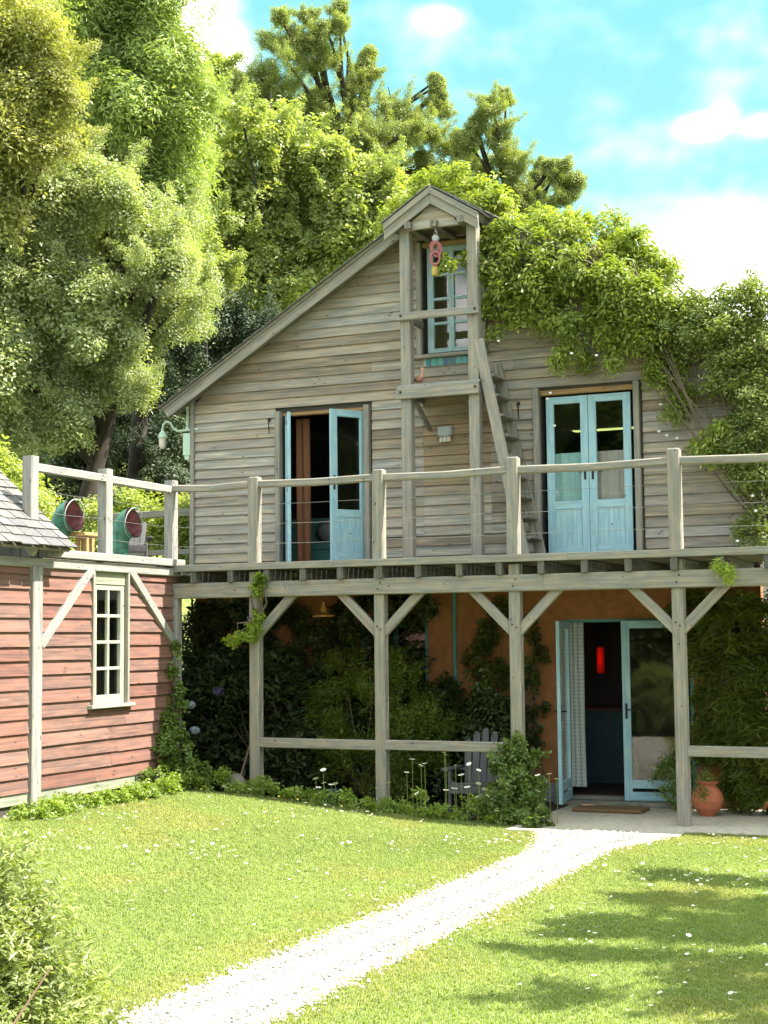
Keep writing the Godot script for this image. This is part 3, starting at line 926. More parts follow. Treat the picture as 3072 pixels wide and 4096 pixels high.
	m.box(Vector3(-10.34, -0.1, -7.2), Vector3(-2.86, 7.4 - 2.2, -7.02))
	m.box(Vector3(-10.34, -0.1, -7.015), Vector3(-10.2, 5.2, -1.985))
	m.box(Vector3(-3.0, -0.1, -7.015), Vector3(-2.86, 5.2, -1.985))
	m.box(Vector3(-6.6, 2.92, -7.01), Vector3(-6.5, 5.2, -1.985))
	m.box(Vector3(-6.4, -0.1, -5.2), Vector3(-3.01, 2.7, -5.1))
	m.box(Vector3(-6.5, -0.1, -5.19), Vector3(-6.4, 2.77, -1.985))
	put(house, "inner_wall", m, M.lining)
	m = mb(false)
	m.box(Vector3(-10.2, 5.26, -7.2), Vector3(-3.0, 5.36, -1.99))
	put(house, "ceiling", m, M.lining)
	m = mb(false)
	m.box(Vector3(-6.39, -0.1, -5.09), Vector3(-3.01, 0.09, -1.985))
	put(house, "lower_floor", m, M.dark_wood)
	# boarded left side wall, seen past the corner
	m = mb(false)
	m.box(Vector3(-10.40, 2.8, -7.2), Vector3(-10.345, 5.22, -1.86), Vector3.BACK)
	put(house, "side_wall", m, M.oak_dark)
	# orange rendered wall under the gallery
	m = mb(false)
	wall_holes(m, -10.34, -2.86, -0.1, 2.77, -1.98, -1.80, [[-5.22, -3.66, 0.0, 2.20], [-7.92, -6.98, 1.32, 2.2]])
	put(house, "rendered_wall", m, M.render)
	m = mb(false)
	m.beam(Vector3(-10.30, 0.12, -1.79), Vector3(-5.28, 0.12, -1.79), 0.06, 0.24, Vector3.UP, 0.01)
	put(house, "wall_foot", m, M.stone)
	m = mb(false)
	for x in [-7.89, -7.45, -7.01]:
		m.beam(Vector3(x, 1.33, -1.87), Vector3(x, 2.19, -1.87), 0.06, 0.05, Vector3.BACK, 0.004)
	for yy in [1.36, 2.16]:
		m.beam(Vector3(-7.9, yy, -1.871), Vector3(-7.0, yy, -1.871), 0.06, 0.05, Vector3.BACK, 0.004)
	var lw := put(house, "window", m, M.teal)
	for c in [[-7.86, -7.48], [-7.42, -7.04]]:
		var g := mb(false)
		g.box(Vector3(c[0], 1.39, -1.876), Vector3(c[1], 2.13, -1.868))
		put(lw, "pane", g, M.glass)
	m = mb(false)
	m.box(Vector3(-8.2, 1.0, -3.2), Vector3(-6.7, 2.6, -3.1))
	put(house, "window_back_wall", m, M.lining)
	beam_part(house, "drain_pipe", Vector3(-6.614, 0.3, -1.775), Vector3(-6.614, 2.7, -1.775), 0.05, 0.05, M.teal, Vector3.BACK, 0.015)
	# lower doors
	for c in [[-5.20, 0.0, 2.2], [-3.68, 0.0, 2.2]]:
		beam_part(house, "door_frame", Vector3(c[0], c[1], -1.86), Vector3(c[0], c[2], -1.86), 0.05, 0.10, M.teal, Vector3.BACK, 0.005)
	beam_part(house, "door_frame", Vector3(-5.17, 2.19, -1.86), Vector3(-3.71, 2.19, -1.86), 0.05, 0.10, M.teal, Vector3.BACK, 0.005)
	door_leaf(house, 0.775, 2.10, 0.24, 2.01, 0.095, M.blue, turned(Vector3(-5.165, 0.075, -1.80), -82.5), false, "left lower door leaf, standing wide open", 0)
	door_leaf(house, 0.77, 2.10, 0.24, 2.01, 0.095, M.blue, turned(Vector3(-3.72, 0.075, -1.80), -173.0), false, "right lower door leaf, ajar, mirroring the path")
	beam_part(house, "doorstep", Vector3(-5.30, 0.035, -1.68), Vector3(-3.60, 0.035, -1.68), 0.26, 0.07, M.oak_dark, Vector3.UP, 0.01)
	beam_part(house, "door_sill", Vector3(-5.20, 0.05, -1.90), Vector3(-3.68, 0.05, -1.90), 0.16, 0.10, M.oak_dark, Vector3.UP, 0.01)
	# upper doors
	door_leaf(house, 0.535, 1.985, 0.70, 1.895, 0.095, M.blue, turned(Vector3(-8.985, 2.94, -1.86), -59.6), true, "left leaf of the open upper door, seen edge-on")
	door_leaf(house, 0.54, 1.985, 0.70, 1.895, 0.095, M.blue, turned(Vector3(-7.83, 2.94, -1.85), -123.7), true, "right leaf of the open upper door, half open")
	door_leaf(house, 0.525, 1.985, 0.70, 1.895, 0.095, M.blue, turned(Vector3(-5.392, 2.94, -1.84), 0.0), true, "left leaf of the closed upper doors")
	door_leaf(house, 0.525, 1.985, 0.70, 1.895, 0.095, M.blue, turned(Vector3(-4.337, 2.94, -1.84), 180.0), true, "right leaf of the closed upper doors")
	# roof: two slabs with slate edge, verge boards
	for s in [-1.0, 1.0]:
		var ex: float = RIDGE_X + s * 4.03
		var ey := RIDGE_Y - ROOF_A * 4.03
		m = mb(false)
		var dn := Vector3(s * ROOF_A, 1, 0).normalized()
		var a := Vector3(RIDGE_X, RIDGE_Y - 0.005, 0)
		var b := Vector3(ex, ey - 0.005, 0)
		m.hexa([a + Vector3(0, 0, -1.56), b + Vector3(0, 0, -1.56), b + Vector3(0, 0, -9.5), a + Vector3(0, 0, -9.5), a + dn * 0.045 + Vector3(0, 0, -1.56), b + dn * 0.045 + Vector3(0, 0, -1.56), b + dn * 0.045 + Vector3(0, 0, -9.5), a + dn * 0.045 + Vector3(0, 0, -9.5)], Vector3(ROOF_A, 1, 0))
		put(house, "roof", m, M.dark_wood)
		var run := 0.0
		while run < 4.03 * 1.168 - 0.1:
			var p := a + dn * 0.05 + (b - a).normalized() * run
			var q := (b - a).normalized()
			m = mb(false)
			m.hexa([p + Vector3(0, 0, -1.44), p + q * 0.2 + dn * 0.008 + Vector3(0, 0, -1.44), p + q * 0.2 + dn * 0.008 + Vector3(0, 0, -1.9), p + Vector3(0, 0, -1.9), p + dn * 0.006 + Vector3(0, 0, -1.44), p + q * 0.2 + dn * 0.02 + Vector3(0, 0, -1.44), p + q * 0.2 + dn * 0.02 + Vector3(0, 0, -1.9), p + dn * 0.006 + Vector3(0, 0, -1.9)], q)
			put(house, "verge_slate", m, M.slate[rng.randi_range(0, 2)])
			run += 0.19
		# bargeboard and the narrow strip over it
		var la := Vector3(RIDGE_X + s * 0.52, RIDGE_Y - 0.05 - ROOF_A * 0.52, -1.53)
		var lb := Vector3(ex, ey - 0.05, -1.53)
		var q2 := (lb - la).normalized()
		beam_part(house, "bargeboard", la, lb + q2 * 0.01, 0.03, 0.128, M.oak, dn, 0.005)
		beam_part(house, "verge_strip", la + dn * 0.088 + Vector3(0, 0, 0.018), lb + dn * 0.088 + Vector3(0, 0, 0.018), 0.045, 0.05, M.oak_dark if s > 0 else M.oak, dn, 0.006)
		m = mb(false)
		m.hexa([la + dn * 0.005 + Vector3(0, 0, -0.02), lb + dn * 0.005 + Vector3(0, 0, -0.02), lb + dn * 0.005 + Vector3(0, 0, -0.30), la + dn * 0.005 + Vector3(0, 0, -0.30), la + dn * 0.03 + Vector3(0, 0, -0.02), lb + dn * 0.03 + Vector3(0, 0, -0.02), lb + dn * 0.03 + Vector3(0, 0, -0.30), la + dn * 0.03 + Vector3(0, 0, -0.30)], q2)
		put(house, "soffit", m, M.oak_dark)
	# things in and on the house
	for h in [[-9.191, 4.9, "black iron cabin hook beside the open upper door"], [-5.726, 4.87, "black iron cabin hook beside the closed upper doors"]]:
		var o := thing("door_hook", h[2], "hook", Vector3(h[0], h[1], WALL_Z + 0.035))
		m = mb(false)
		m.box(Vector3(-0.02, -0.02, 0), Vector3(0.02, 0.02, 0.012))
		put(o, "plate", m, M.iron)
		m = mb(false)
		m.tube([Vector3(0, 0, 0.012), Vector3(0.003, -0.03, 0.03), Vector3(0.0, -0.10, 0.018), Vector3(0.005, -0.19, 0.014)], [0.009, 0.008, 0.007, 0.006], 6)
		put(o, "hook", m, M.iron)
	# upper room: brown curtain, teal settle with pillow
	var o2 := thing("curtain", "rust-brown patterned curtain inside the open upper door", "curtain", Vector3(0, 0, -2.08))
	put(o2, "drape", curtain_mesh(-8.95, -8.74, 2.92, 4.93, 2.0, 0.02), M.curtain_brown)
	o2 = thing("settle", "teal painted settle inside the upper room", "bench", Vector3(-9.3, 2.91, -3.6))
	box_part(o2, "back", Vector3(-0.62, 0.3, -0.12), Vector3(0.9, 0.82, -0.06), M.teal)
	box_part(o2, "seat", Vector3(-0.62, 0.34, -0.055), Vector3(0.9, 0.42, 0.4), M.teal)
	box_part(o2, "front", Vector3(-0.60, 0.0, 0.34), Vector3(0.88, 0.335, 0.38), M.teal)
	var pl := thing("pillow", "pale grey pillow leaning on the teal settle", "pillow", Vector3(-9.12, 3.52, -3.53))
	m = mb(false)
	m.ball(Vector3.ZERO, Vector3(0.26, 0.17, 0.08), 14, 8)
	put(pl, "cushion", m, M.pillow)
	o2 = thing("curtain", "teal half curtain behind the left pane of the closed upper doors", "curtain", Vector3(0, 0, -1.93))
	put(o2, "drape", curtain_mesh(-5.36, -4.88, 3.5, 4.24, 4.0, 0.012), M.sheer)
	o2 = thing("curtain", "pale woven half curtain behind the right pane of the closed upper doors", "curtain", Vector3(0, 0, -1.93))
	put(o2, "drape", curtain_mesh(-4.85, -4.36, 3.5, 4.24, 5.0, 0.012), M.net)
	o2 = thing("curtain", "white dotted curtain hanging in the open lower doorway", "curtain", Vector3(0, 0, -1.98))
	put(o2, "drape", curtain_mesh(-5.21, -5.00, 0.19, 2.17, 3.0, 0.025, 0.12), M.cloth)
	m = mb(false)
	for i in 7:
		for j in 44:
			var u := (i + 0.5) / 7.0
			var v := (j + 0.5) / 44.0
			var x := lerpf(-5.21, -5.00, u * (1.0 - 0.12 * (1.0 - absf(v - 0.4))))
			var zz := 0.025 * sin(u * TAU * 3.0 + v) * (0.7 + 0.3 * sin(v * 5.0 + u * 9.0))
			m.box(Vector3(x - 0.007, lerpf(0.19, 2.17, v) - 0.009, zz), Vector3(x + 0.007, lerpf(0.19, 2.17, v) + 0.009, zz + 0.006))
	tag(put(o2, "dot_pattern", m, M.cloth_dot), "", "", "", "stuff")
	o2 = thing("counter", "dark teal kitchen counter inside the lower doorway", "counter", Vector3(-5.2, 0.09, -3.6))
	box_part(o2, "cupboard", Vector3(-0.6, 0, -0.4), Vector3(0.32, 0.92, 0.1), M.counter)
	box_part(o2, "worktop", Vector3(-0.63, 0.925, -0.43), Vector3(0.35, 0.97, 0.14), M.dark_wood)
	box_part(o2, "cupboard_door", Vector3(-0.25, 0.08, 0.102), Vector3(0.26, 0.86, 0.118), M.counter)
	o2 = thing("lamp", "glowing red lamp in the dark lower room", "lamp", Vector3(-5.36, 1.5, -4.0))
	m = mb(false)
	m.tube([Vector3(0, 0.36, 0), Vector3(0, 1.2, 0)], [0.006], 6)
	put(o2, "flex", m, M.iron)
	m = mb(false)
	m.lathe([Vector2(0.05, 0), Vector2(0.055, 0.02), Vector2(0.05, 0.34), Vector2(0.025, 0.36), Vector2(0.0, 0.36)], 16)
	put(o2, "lamp_shade", m, M.red_glow)
	var l := OmniLight3D.new()
	l.name = "red_lamp_light"
	l.light_color = Color(1, 0.15, 0.05)
	l.light_energy = 0.006
	l.light_size = 0.08
	l.omni_range = 12.0
	l.omni_attenuation = 2.0
	l.shadow_enabled = true
	o2.add_child(l)
	l.position = Vector3(0, 0.2, 0.16)
	o2 = thing("doormat", "brown coir doormat in front of the lower door", "doormat", Vector3(-4.5, 0.012, -1.12))
	m = mb(false)
	m.beam(Vector3(-0.40, 0.022, 0), Vector3(0.40, 0.022, 0), 0.42, 0.04, Vector3.UP, 0.012)
	put(o2, "mat", m, M.coir)

# ---------------------------------------------------------------- lucam (hoist canopy) and what hangs about it
func build_hoist() -> void:
	var o := thing("hoist_canopy", "little gabled hoist canopy on two tall posts before the attic window", "canopy")
	for x in [-7.0, -6.11]:
		beam_part(o, "post", Vector3(x, 2.90, -1.27), Vector3(x, 7.10, -1.27), 0.135, 0.135, M.oak, Vector3.BACK, 0.01)
	for s in [[5.965, 0.095, -7.085, -6.02], [5.01, 0.15, -7.10, -6.03]]:
		beam_part(o, "cross_rail", Vector3(s[2], s[0], -1.175), Vector3(s[3], s[0], -1.175), 0.05, s[1], M.oak)
		for x in [s[2] + 0.05, s[3] - 0.04]:
			var m := mb(false)
			m.lathe([Vector2(0.0, 0.0), Vector2(0.016, 0.0), Vector2(0.016, 0.012), Vector2(0.0, 0.014)], 8)
			var b := put(o, "bolt", m, M.iron)
			b.position = Vector3(x, s[0] + 0.01, -1.15)
			b.rotation.x = PI / 2
	for x in [-7.0, -6.11]:
		beam_part(o, "side_rail", Vector3(x, 5.02, -1.345), Vector3(x, 5.02, -1.77), 0.05, 0.12, M.oak_dark)
		beam_part(o, "side_rail", Vector3(x, 5.965, -1.345), Vector3(x, 5.965, -1.77), 0.05, 0.09, M.oak_dark)
		beam_part(o, "bracket", Vector3(x + (0.1 if x < -6.5 else -0.1), 4.90, -1.30), Vector3(x + (0.1 if x < -6.5 else -0.1), 4.62, -1.76), 0.05, 0.05, M.oak_dark)
	for k in 4:
		beam_part(o, "floor_board", Vector3(-7.09, 5.096, -1.235 - k * 0.135), Vector3(-6.02, 5.096, -1.235 - k * 0.135), 0.128, 0.026, M.oak_pale if k == 0 else M.oak, Vector3.UP, 0.004)
	# canopy roof
	var ap := Vector3(-6.6, 7.545, 0)
	for s in [-1.0, 1.0]:
		var e := Vector3(-6.6 + s * 0.62, 7.155, 0)
		var q := (e - ap).normalized()
		var dn := Vector3(-q.y * s, q.x * s, 0)
		var m := mb()
		m.plumb(ap + Vector3(s * 0.001, -0.155, -1.10), e + Vector3(0, -0.155, -1.10), 0.03, 0.125)
		put(o, "bargeboard", m, M.oak)
		m = mb()
		m.plumb(ap + Vector3(s * 0.001, -0.052, -1.085), e + Vector3(0, -0.052, -1.085), 0.05, 0.08)
		put(o, "verge_strip", m, M.oak)
		m = mb(false)
		m.hexa([ap + Vector3(0, 0, -1.12), e + Vector3(0, 0, -1.12), e + Vector3(0, 0, -2.2), ap + Vector3(0, 0, -2.2), ap - dn * 0.09 + Vector3(0, 0, -1.12), e - dn * 0.09 + Vector3(0, 0, -1.12), e - dn * 0.09 + Vector3(0, 0, -2.2), ap - dn * 0.09 + Vector3(0, 0, -2.2)], q)
		put(o, "roof", m, M.oak_dark)
		for k in 4:
			var p := ap + dn * 0.002 + q * (0.006 + 0.185 * k)
			m = mb(false)
			m.hexa([p + Vector3(0, 0, -1.05), p + q * 0.2 + dn * 0.006 + Vector3(0, 0, -1.05), p + q * 0.2 + dn * 0.006 + Vector3(0, 0, -2.2), p + Vector3(0, 0, -2.2), p + dn * 0.012 + Vector3(0, 0, -1.05), p + q * 0.2 + dn * 0.02 + Vector3(0, 0, -1.05), p + q * 0.2 + dn * 0.02 + Vector3(0, 0, -2.2), p + dn * 0.012 + Vector3(0, 0, -2.2)], q)
			put(o, "slate", m, M.slate[(k + 1) % 3])
	# boarded gable end, tie and purlin ends
	var m := mb()
	m.hexa([Vector3(-6.93, 7.12, -1.20), Vector3(-6.27, 7.12, -1.20), Vector3(-6.27, 7.12, -1.16), Vector3(-6.93, 7.12, -1.16), Vector3(-6.74, 7.235, -1.20), Vector3(-6.46, 7.235, -1.20), Vector3(-6.46, 7.235, -1.15), Vector3(-6.74, 7.235, -1.15)], Vector3.RIGHT)
	put(o, "gable_board", m, M.board[3])
	m = mb()
	m.hexa([Vector3(-6.95, 7.04, -1.20), Vector3(-6.25, 7.04, -1.20), Vector3(-6.25, 7.04, -1.14), Vector3(-6.95, 7.04, -1.14), Vector3(-6.88, 7.135, -1.20), Vector3(-6.32, 7.135, -1.20), Vector3(-6.32, 7.135, -1.15), Vector3(-6.88, 7.135, -1.15)], Vector3.RIGHT)
	put(o, "gable_board", m, M.board[0])
	m = mb()
	m.hexa([Vector3(-6.75, 7.225, -1.20), Vector3(-6.45, 7.225, -1.20), Vector3(-6.45, 7.225, -1.155), Vector3(-6.75, 7.225, -1.155), Vector3(-6.61, 7.42, -1.20), Vector3(-6.59, 7.42, -1.20), Vector3(-6.59, 7.42, -1.165), Vector3(-6.61, 7.42, -1.165)], Vector3.RIGHT)
	put(o, "gable_board", m, M.board[5])
	for x in [-6.90, -6.56, -6.21]:
		beam_part(o, "purlin", Vector3(x, 7.085 if x != -6.56 else 7.075, -1.07), Vector3(x, 7.085, -1.80), 0.085, 0.085, M.oak_dark)
	# ladder from the platform down to the gallery deck
	var ld := thing("ladder", "steep wooden ladder leaning from the hoist platform to the gallery deck", "ladder")
	beam_part(ld, "stringer", Vector3(-6.045, 5.60, -1.215), Vector3(-5.50, 2.92, -1.215), 0.045, 0.135, M.oak, Vector3(1, 0.2, 0))
	beam_part(ld, "stringer", Vector3(-5.975, 5.36, -1.68), Vector3(-5.43, 2.92, -1.68), 0.045, 0.135, M.oak_dark, Vector3(1, 0.2, 0))
	for k in 9:
		var t := (k + 0.6) / 9.6
		var p := Vector3(-5.99, 5.30, -1.45).lerp(Vector3(-5.47, 2.92, -1.45), t)
		beam_part(ld, "tread", p + Vector3(0.02, 0, -0.225), p + Vector3(0.02, 0, 0.225), 0.17, 0.032, M.oak_dark, Vector3(-0.12, 1, 0))
	# rope and pulley
	var pu := thing("pulley", "pulley block and looped red rope hanging from the hoist canopy", "pulley", Vector3(-6.56, 7.02, -1.16))
	m = mb(false)
	m.tube([Vector3(0, 0.02, 0), Vector3(0, -0.03, 0), Vector3(0.02, -0.06, 0), Vector3(0, -0.09, 0), Vector3(-0.02, -0.06, 0)], [0.012], 6)
	put(pu, "hook", m, M.steel)
	m = mb(false)
	m.lathe([Vector2(0, -0.03), Vector2(0.04, -0.025), Vector2(0.045, 0), Vector2(0.04, 0.025), Vector2(0, 0.03)], 14)
	var w := put(pu, "block", m, M.grey_metal)
	w.position = Vector3(0, -0.12, 0)
	w.rotation.x = PI / 2
	for k in 3:
		var pts := []
		for i in 13:
			var a := TAU * i / 12.0
			pts.append(Vector3(0.055 * sin(a) + [-.012, .016, 0.0][k], -0.245 - [0.0, 0.02, 0.13][k] + 0.085 * cos(a), 0.02 * cos(a + k) + 0.014 * k))
		m = mb(false)
		m.tube(pts, [0.017], 7)
		put(pu, "rope_loop", m, M.rope)
	m = mb(false)
	m.lathe([Vector2(0, -0.09), Vector2(0.045, -0.085), Vector2(0.05, -0.03), Vector2(0.036, 0.03), Vector2(0.02, 0.07), Vector2(0, 0.08)], 12)
	put(pu, "weight", m, M.ochre).position = Vector3(-0.01, -0.50, 0.0)
	# small carved bird on the platform
	var bd := thing("bird_ornament", "small brown carved bird standing on the hoist platform", "ornament", Vector3(-6.87, 5.112, -1.33))
	m = mb(false)
	m.ball(Vector3(0, 0.085, 0), Vector3(0.055, 0.045, 0.04), 12, 8)
	put(bd, "body", m, M.bird)
	m = mb(false)
	m.tube([Vector3(0.03, 0.10, 0), Vector3(0.045, 0.16, 0), Vector3(0.04, 0.20, 0)], [0.022, 0.015, 0.017], 8)
	m.ball(Vector3(0.043, 0.208, 0), Vector3(0.026, 0.021, 0.02), 10, 6)
	put(bd, "neck", m, M.bird_neck)
	m = mb(false)
	m.tube([Vector3(-0.04, 0.08, 0), Vector3(-0.11, 0.045, 0)], [0.02, 0.007], 6)
	put(bd, "tail", m, M.iron)
	m = mb(false)
	m.tube([Vector3(0.065, 0.206, 0), Vector3(0.088, 0.202, 0)], [0.008, 0.002], 5)
	put(bd, "beak", m, M.ochre)
	m = mb(false)
	for z in [-0.015, 0.015]:
		m.tube([Vector3(0, 0.05, z), Vector3(0.005, 0, z)], [0.006], 5)
	put(bd, "foot", m, M.ochre)
	# bulkhead light
	var bl := thing("bulkhead_light", "grey metal bulkhead light on the boards under the hoist platform", "wall lamp", Vector3(-6.69, 4.52, WALL_Z + 0.03))
	m = mb(false)
	m.beam(Vector3(0, 0.01, 0.03), Vector3(0, 0.12, 0.03), 0.19, 0.08, Vector3.BACK, 0.02)
	put(bl, "housing", m, M.grey_metal)
	m = mb(false)
	m.beam(Vector3(0, -0.07, 0.03), Vector3(0, 0.012, 0.03), 0.15, 0.06, Vector3.BACK, 0.022)
	put(bl, "glass", m, M.frost)
	m = mb(false)
	m.box(Vector3(-0.095, -0.01, 0.02), Vector3(0.095, 0.0, 0.075))
	m.box(Vector3(-0.03, -0.075, 0.055), Vector3(-0.022, 0.01, 0.068))
	m.box(Vector3(0.022, -0.075, 0.055), Vector3(0.03, 0.01, 0.068))
	put(bl, "guard", m, M.steel)

# ---------------------------------------------------------------- gallery
const POSTS := [-8.49, -6.87, -5.245, -3.435, -1.62]

func build_gallery() -> void:
	var o := thing("balcony", "grey oak balcony on braced posts along the front of the house", "balcony")
	for i in POSTS.size():
		var x: float = POSTS[i]
		var top: float = [3.935, 3.94, 3.99, 3.98, 3.98][i]
		beam_part(o, "post", Vector3(x, gy(x, 0) - 0.2, -0.068), Vector3(x, 2.80, -0.068), 0.13, 0.13, M.oak, Vector3.BACK, 0.012)
		var m := mb()
		var lean := r_(-.008, .008)
		m.beam(Vector3(x, 2.86, -0.03), Vector3(x + lean, top - 0.012, -0.03), 0.135, 0.12, Vector3.BACK, 0.01)
		put(o, "rail_post", m, M.oak)
		m = mb()
		m.beam(Vector3(x + lean, top - 0.013, -0.03), Vector3(x + lean, top, -0.03), 0.13, 0.115, Vector3.BACK, 0.012, 0.11, 0.1)
		put(o, "post_cap", m, M.oak_pale)
	# curved knees
	for q in [[-8.49, 1], [-6.87, -1], [-6.87, 1], [-5.245, -1], [-5.245, 1], [-3.435, -1], [-3.435, 1], [-1.62, -1], [-1.62, 1]]:
		var x: float = q[0]
		var s: float = q[1]
		beam_part(o, "brace", Vector3(x + s * 0.02, 2.04, -0.06), Vector3(x + s * 0.52, 2.545, -0.06), 0.06, 0.105, M.oak, Vector3.UP, 0.006)
	for x in POSTS:
		for q in [[0.02, 2.10], [-0.025, 2.135], [0.0, 2.56], [0.03, 2.63]]:
			var m := mb(false)
			m.lathe([Vector2(0, 0), Vector2(0.011, 0), Vector2(0.010, 0.007), Vector2(0, 0.008)], 7)
			var pg := put(o, "peg", m, M.dark_wood)
			pg.position = Vector3(x + q[0], q[1], -0.004 if q[1] < 2.4 else 0.024)
			pg.rotation.x = PI / 2
	beam_part(o, "beam", Vector3(-9.62, 2.592, -0.05), Vector3(-4.9, 2.592, -0.05), 0.15, 0.185, M.oak, Vector3.UP, 0.01)
	beam_part(o, "beam", Vector3(-4.897, 2.592, -0.05), Vector3(1.2, 2.592, -0.05), 0.15, 0.185, M.oak, Vector3.UP, 0.01)
	var k := 0
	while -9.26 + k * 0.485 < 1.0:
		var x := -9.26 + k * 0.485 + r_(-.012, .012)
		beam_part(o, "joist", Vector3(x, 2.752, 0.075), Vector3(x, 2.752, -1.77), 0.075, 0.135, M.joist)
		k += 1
	var parts := [-9.70, -7.4, -4.6, -1.5, 1.2]
	for i in parts.size() - 1:
		beam_part(o, "edge_board", Vector3(parts[i] + 0.002, 2.862, 0.062), Vector3(parts[i + 1], 2.862, 0.062), 0.06, 0.082, M.oak, Vector3.UP, 0.006)
	for i in 13:
		var z := -0.035 - i * 0.135
		beam_part(o, "deck_board", Vector3(-9.55, 2.84, z), Vector3(1.2, 2.84, z), 0.128, 0.028, M.deck, Vector3.UP, 0.004)
	# handrails with a little sag, and wires
	var ends := [-9.67, -8.49, -6.87, -5.245, -3.435, -1.62, 1.0]
	for i in ends.size() - 1:
		var a: float = ends[i] + 0.066
		var b: float = ends[i + 1] - 0.066
		var m := mb()
		var sag := r_(0.006, 0.018)
		var c := (a + b) / 2
		m.beam(Vector3(a, 3.845 + r_(-.004, .006), -0.03), Vector3(c, 3.845 - sag, -0.03), 0.085, 0.085, Vector3.UP, 0.012)
		m.beam(Vector3(c, 3.845 - sag, -0.03), Vector3(b, 3.845 + r_(-.004, .006), -0.03), 0.085, 0.085, Vector3.UP, 0.012)
		put(o, "handrail", m, M.oak)
		for y in [3.135, 3.37, 3.60]:
			m = mb(false)
			m.tube([Vector3(a - 0.02, y, -0.03), Vector3(c, y - r_(0.0, 0.012), -0.03), Vector3(b + 0.02, y, -0.03)], [0.0026], 5)
			put(o, "wire", m, M.steel)
	for q in [[-8.43, -6.93], [-6.81, -5.31], [-3.37, -1.68]]:
		beam_part(o, "low_rail", Vector3(q[0], 0.79, -0.04), Vector3(q[1], 0.79 + r_(-.008, .008), -0.04), 0.06, 0.112, M.oak)
	# pendant lamp below the deck
	var p := thing("pendant_lamp", "brass coolie pendant lamp hanging under the balcony", "lamp", Vector3(-8.0, 2.27, -0.9))
	var m2 := mb(false)
	m2.tube([Vector3(0, 0.16, 0), Vector3(0, 0.55, 0)], [0.005], 6)
	put(p, "flex", m2, M.iron)
	m2 = mb(false)
	m2.lathe([Vector2(0.14, 0.0), Vector2(0.14, 0.012), Vector2(0.09, 0.035), Vector2(0.045, 0.06), Vector2(0.03, 0.12), Vector2(0.014, 0.15), Vector2(0.012, 0.18), Vector2(0, 0.18)], 20)
	m2.lathe([Vector2(0.0, 0.05), Vector2(0.05, 0.045), Vector2(0.14, 0.0)], 20)
	put(p, "lamp_shade", m2, M.brass)

